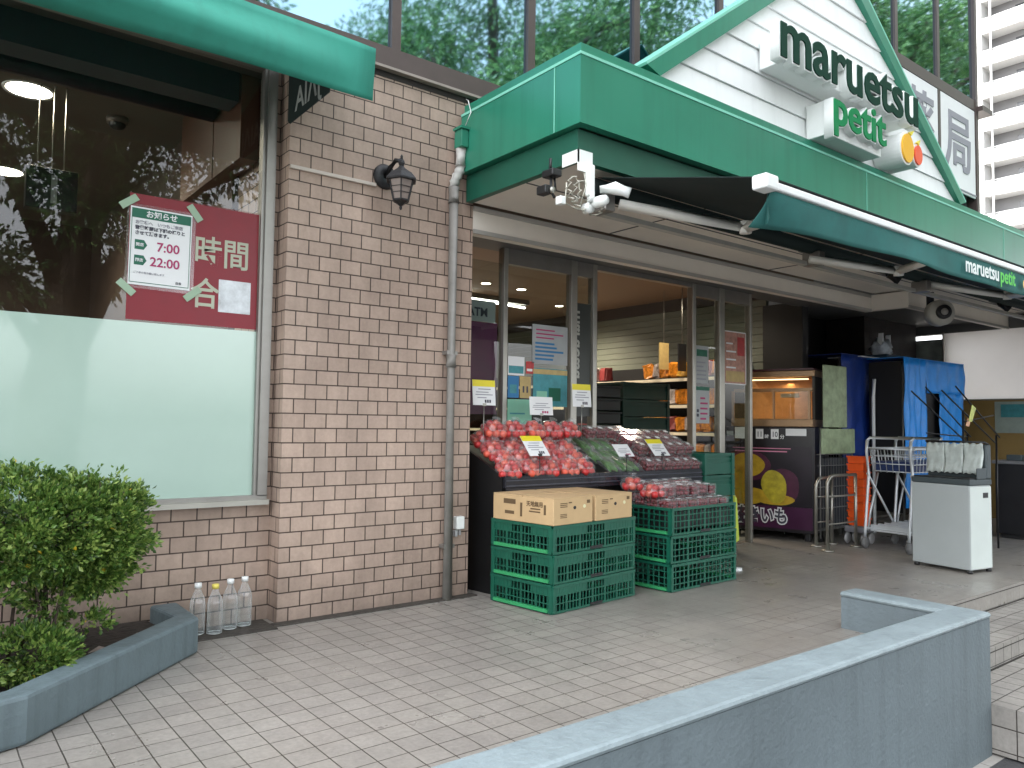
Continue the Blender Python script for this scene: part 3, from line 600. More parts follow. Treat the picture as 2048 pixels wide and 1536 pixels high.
part('lens', MB().lathe([(.002, 0), (.015, 0), (.015, .012), (.002, .012)], (2.35, 2.705, 2.06), 12, 'Y'), STEEL, SC)
def spot(x, z, label):
    o = thing('spotlight', label, 'light fitting', (x, 2.92, 2.222))
    part('mount', MB().lathe([(.002, -.03), (.035, -.03), (.035, 0), (.002, 0)], (x, 2.92, 2.222), 14).tube([(x, 2.92, 2.2), (x, 2.90, 2.14)], .009, 8), BLACK, o)
    part('lamp_head', MB().tube([(x - .02, 2.88, 2.15), (x + .03, 2.82, 2.10)], [.03, .042], 14), BLACK, o)
    part('lamp_arm', MB().tube([(x - .12, 2.93, 2.17), (x, 2.92, 2.16), (x + .12, 2.93, 2.15)], .011, 8), STEELD, o)
spot(4.9, 0, 'small black spotlight under the soffit left of the pair behind the awning'); spot(5.95, 0, 'black spotlight cluster under the soffit, in the middle behind the awning'); spot(8.1, 0, 'black spotlight under the soffit at the right end by the picture edge')
# loudspeaker
SP = thing('loudspeaker', 'round pale grey loudspeaker fixed under the canopy beside the dark recess', 'loudspeaker', (7.18, 3.06, 2.0)); SP.rotation_euler = (0, 0, R(-42))
part('housing', MB().lathe([(.004, .02), (.10, .03), (.115, .05), (.115, .13), (.09, .15), (.004, .15)], (7.18, 2.93, 1.985), 28, 'Y'), mat('dusty_pale_plastic', lin(.42, .41, .36), .6, var=.15), SP)
part('cone', MB().lathe([(.03, 0), (.062, 0), (.062, .031), (.03, .031)], (7.18, 2.925, 1.985), 28, 'Y'), BLACK, SP)
part('cone_centre', MB().lathe([(.003, -.004), (.03, -.002), (.03, .03), (.003, .03)], (7.18, 2.925, 1.985), 24, 'Y'), mat('dusty_grey_cone', lin(.30, .29, .26), .6, var=.1), SP)
part('bracket', MB().box(7.15, 3.085, 2.05, 7.21, 3.20, 2.08).box(7.15, 3.18, 2.05, 7.21, 3.199, 2.2).box(7.16, 3.085, 1.95, 7.20, 3.11, 2.08), BLACK, SP)

# ================================================================ PILLAR FITTINGS
LT = thing('wall_lantern', 'black cast iron hexagonal wall lantern on the brick pillar', 'lantern', (1.955, 3.61, 2.26))
lx, ly = 1.970, 3.465
part('backplate', MB().lathe([(.004, .0), (.03, -.022), (.058, -.014), (.068, 0), (.068, .006), (.004, .006)], (1.955, 3.609, 2.262), 22, 'Y'), IRON, LT)
part('arm', MB().tube([(1.955, 3.60, 2.265), (1.957, 3.56, 2.30), (1.96, 3.51, 2.325), (lx, ly, 2.315)], [.014, .013, .012, .014], 10), IRON, LT)
part('roof', MB().lathe([(.085, 2.205), (.087, 2.213), (.06, 2.245), (.035, 2.262), (.022, 2.272), (.012, 2.285), (.019, 2.30), (.016, 2.312), (.006, 2.32), (.008, 2.335), (.003, 2.345)], (lx, ly, 0), 6), IRON, LT)
part('base', MB().lathe([(.003, 2.055), (.009, 2.065), (.007, 2.075), (.022, 2.088), (.043, 2.10), (.045, 2.108), (.003, 2.108)], (lx, ly, 0), 6), IRON, LT)
part('glass', MB().lathe([(.040, 2.109), (.064, 2.2045)], (lx, ly, 0), 6, caps=False), LGLASS, LT)
mb = MB()
for k in range(6):
    a_ = 2 * math.pi * k / 6; mb.tube([(lx + .043 * math.cos(a_), ly + .043 * math.sin(a_), 2.105), (lx + .068 * math.cos(a_), ly + .068 * math.sin(a_), 2.206)], .0038, 6)
for zz, rr in ((2.14, .0525), (2.17, .0595)):
    mb.tube([(lx + rr * math.cos(2 * math.pi * k / 6), ly + rr * math.sin(2 * math.pi * k / 6), zz) for k in range(7)], .002, 5, False)
part('frame', mb, IRON, LT)
for pt in LT.children:
    for f in pt.data.polygons: f.use_smooth = pt.name.startswith(('arm', 'backplate'))
cd = MB().box(1.432, 3.600, 2.196, 1.90, 3.6155, 2.214, bev=.002).build('cable_conduit', mat('beige_conduit', lin(.50, .44, .38), .5, var=.05)); tag(cd, 'thin beige cable conduit across the brick pillar to the lantern', 'conduit')
DP = thing('drain_pipe', 'grey downpipe with white elbow at the right side of the brick pillar', 'pipe', (2.37, 3.58, 0))
part('pipe', MB().tube([(2.37, 3.577, .0), (2.37, 3.577, 2.27)], .027, 18), PVC, DP)
part('pipe_socket', MB().tube([(2.37, 3.577, 1.27), (2.37, 3.577, 1.34)], .031, 18), PVC, DP); part('pipe_socket', MB().tube([(2.37, 3.577, 2.19), (2.37, 3.577, 2.28)], .032, 18), PVC, DP)
part('elbow', MB().tube([(2.37, 3.577, 2.275), (2.372, 3.575, 2.31), (2.385, 3.57, 2.345), (2.398, 3.565, 2.375), (2.402, 3.56, 2.41)], .030, 18).tube([(2.402, 3.56, 2.40), (2.402, 3.56, 2.50)], .031, 18), mat('off_white_pvc', lin(.55, .54, .50), .4, var=.2, vscale=12), DP)
part('outlet_box', MB().box(2.372, 3.51, 2.50, 2.418, 3.584, 2.60, bev=.004).box(2.362, 3.50, 2.60, 2.419, 3.584, 2.614), GREEN, DP)
part('pipe_clamp', MB().box(2.335, 3.565, 1.34, 2.405, 3.6155, 1.36).box(2.335, 3.565, .28, 2.405, 3.6155, .30), STEELD, DP)
part('thin_cable', MB().tube([(2.39, 3.50, 2.615), (2.398, 3.46, 2.68), (2.405, 3.50, 2.76), (2.44, 3.57, 2.80)], .0028, 6), mat('white_cable', lin(.7, .7, .68), .5, var=0), DP)
MT = thing('meter_box', 'small white socket box low on the pillar beside the downpipe', 'box', (2.45, 3.61, .38))
part('casing', MB().box(2.425, 3.575, .375, 2.478, 3.6155, .445, bev=.005), WP, MT)
part('plug', MB().box(2.425, 3.59, .335, 2.442, 3.6155, .371, bev=.002).box(2.455, 3.595, .34, 2.468, 3.6155, .371, bev=.002), mat('grey_plug', lin(.4, .4, .4), .5, var=.1), MT)

# ================================================================ WINDOW STICKERS (inside/outside of the left window)
PO = thing('red_poster', 'crimson poster with pale 時間 lettering on the left window', 'poster', (1.04, 3.737, 1.4))
part('sheet', MB().box(.752, 3.7375, 1.405, 1.334, 3.7395, 1.972), REDP, PO)
CREAM = mat('pale_cream_print', lin(.42, .44, .34), .6, var=.05)
me = text_mesh('時間', .150, .0004, .002, 'LEFT'); me.transform(Matrix.Translation((1.03, 3.7365, 1.70)) @ FRONT @ Matrix.Diagonal((.88, 1, 1, 1))); me.materials.clear(); me.materials.append(CREAM); rel(link('lettering', me, PO), PO)
me = text_mesh('合', .15, .0004, .002, 'LEFT'); me.transform(Matrix.Translation((1.02, 3.7365, 1.50)) @ FRONT @ Matrix.Diagonal((.9, 1, 1, 1))); me.materials.clear(); me.materials.append(CREAM); rel(link('lettering', me, PO), PO)
part('white_sheet', MB().box(1.15, 3.7362, 1.475, 1.302, 3.7368, 1.63), mat('white_sticker', lin(.55, .58, .6), .3, var=.25, vscale=20), PO)
part('header_band', MB().box(.92, 3.7362, 1.975, 1.334, 3.7395, 1.976), REDP, PO)
NO = thing('notice', 'white laminated notice reading 7:00 and 22:00 taped over the red poster', 'notice', (.886, 3.734, 1.55))
tilt = Matrix.Translation((.886, 0, 1.735)) @ Matrix.Rotation(R(0.5), 4, 'Y') @ Matrix.Translation((-.886, 0, -1.735))
def nbox(name, x0, z0, x1, z1, y, m, t=.0006):
    mb = MB(); mb.M = tilt; mb.box(x0, y - t, z0, x1, y, z1); return part(name, mb, m, NO)
nbox('plastic_sleeve', .742, 1.545, 1.035, 1.925, 3.7352, FILMCL)
nbox('sheet', .755, 1.56, 1.018, 1.912, 3.7345, PAPER)
nbox('border', .760, 1.570, .7625, 1.905, 3.7337, INKGR); nbox('border', 1.0105, 1.570, 1.013, 1.905, 3.7337, INKGR); nbox('border', .760, 1.570, 1.013, 1.573, 3.7336, INKGR)
nbox('header', .760, 1.862, 1.013, 1.905, 3.7336, INKGR)
def ntext(body, size, x, z, m, bold=.0006, align='LEFT'):
    me = text_mesh(body, size, .0002, bold, align); me.transform(tilt @ Matrix.Translation((x, 3.7325, z)) @ FRONT); me.materials.clear(); me.materials.append(m); rel(link('lettering', me, NO), NO)
ntext('お知らせ', .034, .886, 1.872, PAPER, .0008, 'CENTER')
ntext('お客様へ　いつもご来店', .0185, .775, 1.836, INKG); ntext('営業時間は下記の通りと', .0195, .775, 1.812, INK, .0008); ntext('させて頂きます。', .0195, .775, 1.788, INK, .0008)
ntext('7:00', .058, .868, 1.722, INKR, .001); ntext('22:00', .058, .842, 1.652, INKR, .001); ntext('ご了承の程お願い致します', .011, .775, 1.612, INKG, .0001); ntext('店長', .013, .955, 1.582, INK, .0002)
for zz, ch in ((1.722, '開店'), (1.652, '閉店')):
    mb = MB(); mb.M = tilt; mb.prism([(.777, 3.7334, zz - .002), (.815, 3.7334, zz - .002), (.829, 3.7334, zz + .02), (.815, 3.7334, zz + .042), (.777, 3.7334, zz + .042)], (0, .0006, 0)); part('arrow_mark', mb, INKGR, NO)
    ntext(ch, .017, .781, zz + .014, PAPER, .0003)
for (cx, cz, an) in ((.748, 1.93, 38), (1.03, 1.925, -52), (.748, 1.545, -40), (1.03, 1.545, 40)):
    mb = MB(); mb.M = Matrix.Translation((cx, 3.7316, cz)) @ Matrix.Rotation(R(-an), 4, 'Y'); mb.box(-.042, 0, -.016, .042, .0008, .016); part('tape', mb, TAPE, NO)
# hanging checkout sign "1"
HS = thing('hanging_sign', 'black hanging checkout sign with number 1 inside the left window', 'sign', (.6, 5.0, 2.13))
part('sign_board', MB().box(.475, 4.98, 2.13, .728, 5.06, 2.365, bev=.004), BLACK, HS)
me = text_mesh('1', .22, .002, .004, 'CENTER'); me.transform(Matrix.Translation((.61, 4.975, 2.17)) @ FRONT); me.materials.clear(); me.materials.append(mat('dim_grey_print', lin(.30, .32, .33), .5, var=0)); rel(link('number', me, HS), HS)
for x in (.53, .60, .66): part('suspension_rod', MB().tube([(x, 5.02, 2.365), (x, 5.02, 2.85)], .004, 6), STEEL, HS)
def downlight(x, y, z, r, label, watt, grp):
    o = thing('downlight', label, 'light', (x, y, z), 0, grp)
    part('rim', MB().lathe([(r, -.004), (r * 1.15, -.008), (r * 1.18, 0), (r, 0)], (x, y, z), 24, caps=False), WHITE, o)
    part('lens', MB().lathe([(.002, -.003), (r, -.003), (r, 0), (.002, 0)], (x, y, z), 24), LAMP, o)
    if watt:
        l = bpy.data.lights.new('downlight_light', 'SPOT'); l.energy = watt; l.spot_size = R(150); l.spot_blend = .9; l.shadow_soft_size = .1; l.color = (1, .86, .68)
        lo = bpy.data.objects.new('downlight_light', l); COL.objects.link(lo); lo.parent = o; lo.location = (0, 0, -.03)
G1 = 'ceiling downlights seen through the left window'
downlight(.489, 5.176, 2.85, .115, 'large lit downlight above the hanging number sign, nearer the glass', 22, G1)
downlight(.531, 7.014, 2.85, .115, 'lit downlight deeper in the left room at the picture edge', 22, G1)
DC = thing('dome_camera', 'small black dome camera on the ceiling inside the left window', 'camera', (.979, 5.31, 2.85))
part('base', MB().lathe([(.003, -.035), (.06, -.035), (.065, 0), (.003, 0)], (.979, 5.31, 2.85), 20), mat('tan_plastic', lin(.12, .10, .08), .5, var=.05), DC); part('dome', MB().ball((.979, 5.31, 2.815), .05, (1, 1, .8), 16, 10), BLACK, DC)
G2 = 'ceiling downlights inside the shop'
for i, (x, y) in enumerate(((4.326, 5.95), (4.785, 5.98), (5.777, 6.53), (5.672, 4.74), (3.2, 6.6), (5.39, 8.6))):
    xx, yy = x * 1.02, y * 1.02
    downlight(xx, yy, 2.33, .045, ['lit shop downlight at far left behind the glazing', 'lit shop downlight just right of the first glazing post', 'lit shop downlight beside the second glazing post', 'lit shop downlight near the top of the doorway', 'lit shop downlight hidden toward the left wall', 'small lit shop downlight farthest back'][i], (30, 30, 30, 9, 30, 30)[i], G2)
TL = thing('track_light', 'long slim lit strip lamp hanging from the shop ceiling at left', 'light', (4.6, 6.6, 2.3)); part('tube', MB().tube([(4.5, 6.6, 2.27), (5.45, 6.75, 2.27)], .012, 8), TUBEL, TL); part('bar', MB().box(4.6, 6.6, 2.28, 5.4, 6.66, 2.33), STEELD, TL)

# ================================================================ CRATES, BOXES
def make_crate(W, D, H, style):
    """mesh crate, origin at bottom centre; style 0 short ribs, 1 open grid"""
    t = thing('plastic_crate', None, None)
    def side(mb, ax, sgn, length, off):
        def bx(u0, z0, u1, z1, d0=0, d1=.006):
            if ax == 'x': mb.box(u0, off * sgn + (-d1 if sgn > 0 else d0), z0, u1, off * sgn + (-d0 if sgn > 0 else d1), z1)
            else: mb.box(off * sgn + (-d1 if sgn > 0 else d0), u0, z0, off * sgn + (-d0 if sgn > 0 else d1), u1, z1)
        h2 = length / 2
        bx(-h2, H - .016, h2, H, -.006, .008); bx(-h2, 0.002, h2, .014, -.002, .008)
        for cz in ([H * .62, H * .34] if style == 0 else [H * .72, H * .5, H * .27]): bx(-h2, cz - .003, h2, cz + .003, -.001, .005)
        nr = int(length / (.026 if style == 0 else .04))
        for k in range(nr + 1):
            u = -h2 + .004 + (length - .008) * k / nr; wd = .0028 if k % 4 else .007
            bx(u - wd, .012, u + wd, H - .012, 0, .006)
        if style == 0:
            bx(-h2, H * .64, -.07, H - .016, .001, .0045); bx(.07, H * .64, h2, H - .016, .001, .0045)
        for s2 in (-1, 1): bx(s2 * h2 - .02 if s2 > 0 else s2 * h2, 0.004, s2 * h2 if s2 > 0 else s2 * h2 + .02, H - .003, -.003, .010)
    mb = MB()
    side(mb, 'x', -1, W, D / 2); side(mb, 'x', 1, W, D / 2); side(mb, 'y', 1, D - .014, W / 2); side(mb, 'y', -1, D - .014, W / 2)
    mb.build('basket_wall', CRATE, t)
    mb = MB(); mb.box(-W / 2 + .006, -D / 2 + .006, .003, W / 2 - .006, D / 2 - .006, .008); mb.build('bottom', CRATEDK, t)
    for s in (-1, 1):
        mb = MB(); mb.box(s * W / 2 - .012, -D / 2 + .03, .008, s * W / 2 + .012, D / 2 - .03, .024); mb.build('carry_bar', CRATEL, t)
    mb = MB(); mb.box(-.05, -D / 2 - .004, .004, .05, -D / 2 - .0005, .020); mb.build('grip_slot', BLACK, t)
    return t
GC = 'green mesh crates stacked in front of the fruit display'
ck = make_crate(.685, .455, .1475, 0)
names = ['bottom', 'middle', 'top']
rzl = R(6.5)
for k in range(3):
    o = ck if k == 0 else dup(ck, (0, 0, 0))
    o.location = (2.925, 3.245, .1485 * k + .001); o.rotation_euler = (0, 0, rzl + R((0, .6, -.4)[k])); o['group'] = GC; o['category'] = 'crate'
    o['label'] = ['bottom green mesh crate of the left stack under the cardboard boxes', 'middle green mesh crate of the left stack', 'top green mesh crate of the left stack, carrying cardboard boxes'][k]
ck2 = make_crate(.65, .46, .1600, 1)
for k in range(3):
    o = ck2 if k == 0 else dup(ck2, (0, 0, 0))
    o.location = (3.83, 3.225, .1615 * k + .001); o.rotation_euler = (0, 0, R(2.5 + (0, -.6, .5)[k])); o['group'] = GC; o['category'] = 'crate'
    o['label'] = ['bottom green grid crate of the right stack', 'middle green grid crate of the right stack', 'top green grid crate of the right stack, filled with dark red fruit packs'][k]
# cardboard boxes on left stack
def cbox(x0, y0, x1, y1, z0, z1, label, k):
    cx, cy = (x0 + x1) / 2, (y0 + y1) / 2; t = thing('cardboard_box', label, 'box', (cx, cy, z0), 0, 'cardboard boxes on the crates')
    w_, d_, h_ = (x1 - x0) / 2, (y1 - y0) / 2, z1 - z0
    mb = MB(); mb.box(-w_, -d_, 0, w_, d_, h_ - .012, bev=.004); mb.build('carton', CARD, t)
    mb = MB(); mb.box(-w_ + .001, -d_ + .001, h_ - .012, w_ - .001, -.004, h_ - .006).box(-w_ + .001, .004, h_ - .012, w_ - .001, d_ - .001, h_ - .005); mb.build('flap', CARD, t)
    mb = MB(); mb.box(-.04, -d_ - .0012, h_ - .036, -.015, -d_ - .0002, h_ - .030)
    fx = -w_ + .05
    for q in range(3): mb.box(fx, -d_ - .0012, h_ * .62 + q * .009, fx + .055, -d_ - .0002, h_ * .62 + q * .009 + .004)
    for q in range(3): mb.box(fx, -d_ - .0012, h_ * .25 + q * .008, fx + .052, -d_ - .0002, h_ * .25 + q * .008 + .0035)
    mb.box(w_ - .05, -d_ - .0012, h_ * .7, w_ - .025, -d_ - .0002, h_ * .82)
    if k == 0:
        for u0, u1, z_, hh in ((-.17, -.155, .35, .35), (-.13, -.06, .5, .05), (-.13, -.05, .4, .05), (.0, .015, .2, .5), (.05, .14, .62, .18), (.06, .13, .25, .12)):
            mb.box(-w_ - .0012, u0, h_ * z_, -w_ - .0002, u1, h_ * (z_ + hh))
        me = text_mesh('天地無用', .03, .0003, .0008); me.transform(Matrix.Translation((-w_ - .001, -.03, h_ * .62)) @ LEFTF); me.materials.append(CARDD); link('printed_text', me, t)
    mb.build('print', CARDD, t)
    mb = MB(); pp, dd = disc(w_ * .05, h_ * .58, .011, .009, -d_ - .0014, -d_ - .0002, 14); mb.prism(pp, dd); mb.build('hand_hole', BLACK, t)
    mb = MB(); pp, dd = disc(w_ * .55, h_ * .6, .011, .010, -d_ - .0014, -d_ - .0002, 14); mb.prism(pp, dd); mb.build('round_sticker', mat('cream_sticker', lin(.7, .66, .4), .5, var=0), t)
    t.rotation_euler = (0, 0, rzl); return t
cbox(2.575, 2.985, 2.885, 3.43, .4475, .592, 'left cardboard box with printed side lying on the left crate stack', 0)
o = cbox(2.905, 3.02, 3.225, 3.465, .4475, .592, 'right cardboard box beside the other on the left crate stack', 1)
# dark green crates behind the right stack and inside
def stack_crate(x, y, z, W, D, H, label, grp, m=CRATEDK):
    mb = MB(); nn = max(3, int(H / .04))
    for s in (-1, 1):
        mb.box(-W / 2, s * D / 2 - .004, .004, W / 2, s * D / 2 + .004, H * .55); mb.box(-W / 2, s * D / 2 - .008, H - .02, W / 2, s * D / 2 + .008, H - .001)
        mb.box(s * W / 2 - .004, -D / 2, .004, s * W / 2 + .004, D / 2, H * .55); mb.box(s * W / 2 - .008, -D / 2, H - .02, s * W / 2 + .008, D / 2, H - .002)
        mb.box(-W / 2, s * D / 2 - .003, H * .68, W / 2, s * D / 2 + .003, H * .75)
        for s2 in (-1, 1): mb.box(s * W / 2 - .015, s2 * D / 2 - .015, 0, s * W / 2 + .015, s2 * D / 2 + .015, H)
    mb.box(-W / 2 + .006, -D / 2 + .006, .002, W / 2 - .006, D / 2 - .006, H * .93)
    return tag(mb.build('plastic_crate', m, None, (x, y, z)), label, 'crate', grp)
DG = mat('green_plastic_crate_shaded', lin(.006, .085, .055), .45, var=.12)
for k in range(5): stack_crate(4.575, 3.62, .155 * k, .31, .34, .152, ['lowest', 'second lowest', 'middle', 'second highest', 'topmost'][k] + ' crate of the green stack right of the fruit display', 'green crates right of the fruit display', DG)
for k in range(9): stack_crate(5.03, 4.75, .148 * k, .56, .4, .145, ordinal(k) + ' crate from the floor in the tall dark green stack inside the shop', 'dark green crates stacked inside the shop', CRATEDK)
for k in range(12): tag(MB().box(-.14, -.2, 0, .14, .2, .085, bev=.006).box(-.15, -.21, .085, .15, .21, .096).build('black_tray', BLACK, None, (4.55, 4.72, .108 * k + .001)), ordinal(k) + ' black tray from the floor in the stack beside the dark green crates', 'tray', 'black trays stacked inside the shop')
# ================================================================ FRUIT DISPLAY
FD = thing('fruit_display_stand', 'black sloping fruit display stand in front of the glazing', 'display stand', (3.5, 3.45, 0))
part('body', MB().box(2.68, 3.50, 0.0, 4.36, 3.86, .60).box(4.36, 3.46, 0, 4.40, 3.86, .62), DARK, FD)
mb = MB(); mb.prism([(2.655, 3.47, 0), (2.60, 3.86, 0), (2.60, 3.86, .86), (2.655, 3.47, .665)], (.02, 0, 0))
part('side_panel', mb, DARK, FD)
mb = MB()
for z in (.18, .34): mb.box(2.6, 3.475, z, 2.6535, 3.478, z + .003)
part('top_tray', MB().prism([(2.66, 3.47, .635), (2.66, 3.86, .815), (2.66, 3.86, .83), (2.66, 3.47, .65)], (1.72, 0, 0)), DARK, FD)
part('front_lip', MB().box(2.66, 3.445, .60, 4.385, 3.468, .668, bev=.003).box(2.66, 3.440, .585, 4.385, 3.4445, .60), mat('black_glossy_trim', lin(.015, .016, .022), .25, var=.1), FD)
part('lip_rail', MB().box(2.66, 3.436, .610, 4.385, 3.4395, .616).box(2.66, 3.436, .64, 4.385, 3.4395, .645), mat('navy_grey_trim', lin(.05, .055, .075), .3, var=.1), FD)
th = math.atan2(.18, .39)
def slope_pt(x, s, up=0):   # s metres up the slope from the front
    return (x, 3.485 + s * math.cos(th) - up * math.sin(th), .655 + s * math.sin(th) + up * math.cos(th))
APP = mat('red_apple_skin', lin(.48, .03, .03), .35, var=.35, vscale=16); APP2 = mat('pinkish_apple_skin', lin(.62, .10, .06), .35, var=.4, vscale=14)
def fruit_pack(kind, var):
    t = thing({'a': 'bag_of_apples', 'c': 'cup_of_cherries', 'g': 'bag_of_greens', 't': 'pack_of_tomatoes'}[kind], None, None)
    if kind == 'a':
        for i, (dx, dy, dz) in enumerate([((a_ - 1) * .045 + random.uniform(-.004, .004), (b_ - 1) * .045 + random.uniform(-.004, .004), random.uniform(0, .005)) for a_ in range(3) for b_ in range(3)] + [((a_ - .5) * .045, (b_ - .5) * .045 + random.uniform(-.006, .006), .036) for a_ in range(2) for b_ in range(2)]):
            mb = MB(); r = .0225 + .0025 * random.random(); mb.lathe([(.002, -r * .78), (r * .5, -r * .85), (r * .9, -r * .4), (r, .05 * r), (r * .88, r * .55), (r * .45, r * .86), (r * .15, r * .78), (.002, r * .66)], (dx, dy, dz + .02), 10); mb.build('apple', APP if (i * 7 + var) % 3 else APP2, t)
        mb = MB(); mb.lathe([(.06, 0), (.078, .012), (.08, .035), (.066, .066), (.03, .082), (.012, .088), (.026, .104)], (0, 0, 0), 12)
        o = mb.build('bag', FILMCL, t)
        for v in o.data.vertices: v.co.x += random.uniform(-.004, .004); v.co.y += random.uniform(-.004, .004)
    elif kind in 'ct':
        DR = mat('dark_cherry_skin', lin(.13, .006, .012), .2, var=.4, vscale=30)
        mb = MB()
        for i in range(3):
            for j in range(3):
                for k in range(2): mb.ball(((i - 1) * .026 + random.uniform(-.004, .004), (j - 1) * .026 + random.uniform(-.004, .004), .018 + k * .026), .0145, (1, 1, 1), 8, 6)
        mb.build('fruit', DR, t)
        mb = MB(); mb.box(-.046, -.046, .0, .046, .046, .068, bev=.01); mb.build('container', FILMCL, t)
        mb = MB(); mb.box(-.014, -.012, .069, .014, .012, .0705); mb.build('glint_patch', PAPER, t)  # white patch stands in for the highlight on the plastic wrap
    else:
        GV = mat('green_bean_skin', lin(.08, .22, .05), .45, var=.4, vscale=20)
        mb = MB()
        for i in range(16):
            a_ = random.uniform(-.035, .035); z = random.uniform(.012, .04); b_ = random.uniform(-.02, .02)
            mb.tube([(a_, -.07 + b_, z), (a_ + random.uniform(-.01, .01), 0, z + .006), (a_ + random.uniform(-.015, .015), .07 + b_, z)], [.003, .0055, .003], 6)
        mb.build('beans', GV, t); mb = MB(); mb.box(-.045, -.085, 0, .045, .085, .05, bev=.015); mb.build('bag', FILMCL, t)
    return t
protos = {}
def place(kind, x, s, up, label, grp, cat, rz=0):
    key = (kind, random.randrange(3)); first = key not in protos
    if first: protos[key] = fruit_pack(kind, key[1])
    loc = slope_pt(x, s, up); o = protos[key] if first else dup(protos[key], loc)
    o.location = loc; o.rotation_euler = (th, 0, rz); o['label'] = label; o['group'] = grp; o['category'] = cat
    return o
rowsn = ['front', 'second', 'third', 'back']
for j, s in enumerate((.035, .135, .235, .335)):
    for i in range(6):
        if 2.74 + .146 * i > 3.42 + .0 * j: continue
        place('a', 2.735 + .142 * i + random.uniform(-.008, .008), s, .045 if j == 3 else .005 + .012 * j, f'clear bag of red apples in the {rowsn[j]} row of the display, {ordinal(i)} from the left', 'bags of apples on the display stand', 'fruit', random.uniform(-.5, .5))
for i in range(5):
    place('a', 2.77 + .15 * i, .315, .125, f'clear bag of apples heaped on the back row of the display, {ordinal(i)} from the left', 'bags of apples on the display stand', 'fruit', random.uniform(-.5, .5))
for j, s in enumerate((.06, .20, .32)):
    for i in range(3):
        place('g', 3.56 + .098 * i - (0 if j == 0 else .02), s, .003 + .02 * (j == 2), f'clear bag of green beans in the {["front", "middle", "back"][j]} row, {ordinal(i)} from the left', 'bags of green beans on the display stand', 'vegetable', random.uniform(-.3, .3))
for j in range(4):
    for i in range(6):
        for l in range(1 if j < 1 else 2):
            place('c', 3.88 + .094 * i - .03 * (j > 1), .03 + .098 * j, .004 + .071 * l, f'{["lower", "upper"][l]} clear cup of dark cherries on the display, {rowsn[j]} row, {ordinal(i)} from left', 'cups of dark red cherries on the display stand', 'fruit')
for i in range(4):
    place('c', 3.58 + .095 * i, .345, .09, f'clear cup of dark red cherries behind the green beans, {ordinal(i)} from the left', 'cups of dark red cherries on the display stand', 'fruit')
# packs on top of the right crate stack
th_keep = th; q = 0
def flat_place(kind, x, y, z, label, grp, cat, rz):
    key = (kind, random.randrange(3)); first = key not in protos
    if first: protos[key] = fruit_pack(kind, key[1])
    o = protos[key] if first else dup(protos[key], (x, y, z))
    o.location = (x, y, z); o.rotation_euler = (0, 0, rz); o['label'] = label; o['group'] = grp; o['category'] = cat; return o
tag(MB().box(-.30, -.20, 0, .30, .20, .11, bev=.006).build('dark_tray', BLACK, None, (3.83, 3.225, .345)), 'dark tray inside the top green crate of the right stack', 'tray')
for j in range(4):
    for i in range(6):
        l = 0
        flat_place('c', 3.585 + .098 * i, 3.07 + .098 * j, .457 + (.012 if 0 < i < 5 and j > 0 else 0) + .01 * j, f'red fruit cup, top right crate, {ordinal(j)} row from front, {ordinal(i)} from left', 'cups of red fruit in the crate', 'fruit', random.uniform(-.1, .1))
for j in range(3):
    for i in range(5):
        flat_place('c', 3.64 + .096 * i + random.uniform(-.015, .015), 3.11 + .10 * j, .535 + .008 * j + random.uniform(-.006, .006), f'red fruit cup heaped on the top right crate, {ordinal(j)} row from front, {ordinal(i)} from left', 'cups of red fruit in the crate', 'fruit', random.uniform(-.5, .5))
flat_place('a', 3.575, 3.16, .532, 'clear bag of red apples at the front left corner of the top right crate', 'apples on the crate', 'fruit', 0)
flat_place('a', 3.60, 3.36, .56, 'clear bag of red apples behind the corner bag on the top right crate', 'apples on the crate', 'fruit', .8)

# price cards
def price_card(x, y, z, w_, h_, yellow, lean, label, stem, rz=0):
    t = thing('price_card', label, 'price card', (x, y, z - stem), rz, 'price cards over the fruit display')
    m_ = Matrix.Translation((0, 0, stem)) @ Matrix.Rotation(R(-lean), 4, 'X')
    mb = MB(); mb.M = m_; mb.box(-w_ / 2, 0, 0, w_ / 2, .002, h_); mb.build('card', PAPER, t)
    if yellow: mb = MB(); mb.M = m_; mb.box(-w_ / 2, -.0012, h_ * .74, w_ / 2, -.0002, h_); mb.build('header', PAPERY, t)
    mb = MB(); mb.M = m_
    for q_, (u0, u1, v) in enumerate(((-.25, .3, .62), (-.35, .2, .5), (-.38, .38, .40), (-.3, .1, .28))): mb.box(u0 * w_, -.0011, v * h_, u1 * w_, -.0002, v * h_ + h_ * .035)
    mb.build('small_print', INKG, t)
    mb = MB(); mb.M = m_; 
    for u in (.02, .12, .22): mb.box(u * w_, -.0012, .10 * h_, (u + .07) * w_, -.0002, .22 * h_)
    mb.build('price_print', INKR if not yellow else INK, t)
    mb = MB(); mb.tube([(0, .006, 0), (0, .006, stem + .01)], .003, 6); mb.box(-.012, -.002, stem - .004, .012, .008, stem + .012); mb.build('clip_stem', BLACK if lean > 20 else STEEL, t)
    return t
price_card(2.70, 3.71, 1.07, .165, .15, True, 5, 'upright white price card with yellow header above the apples at the far left', .25)
price_card(3.17, 3.74, 1.02, .19, .115, False, 5, 'upright plain white price card above the back of the apples', .17)
price_card(3.52, 3.74, 1.08, .165, .15, True, 5, 'upright white price card with pale yellow header before the glazing post', .21)
price_card(2.90, 3.43, .78, .15, .15, True, 42, 'leaning white price card with yellow header clipped low in front of the apples', .10)
price_card(3.62, 3.43, .765, .14, .10, False, 42, 'leaning plain white price card clipped in front of the cherries', .10)
price_card(3.96, 3.43, .765, .15, .14, True, 42, 'leaning price card with yellow header clipped in front of the cherries at right', .10)

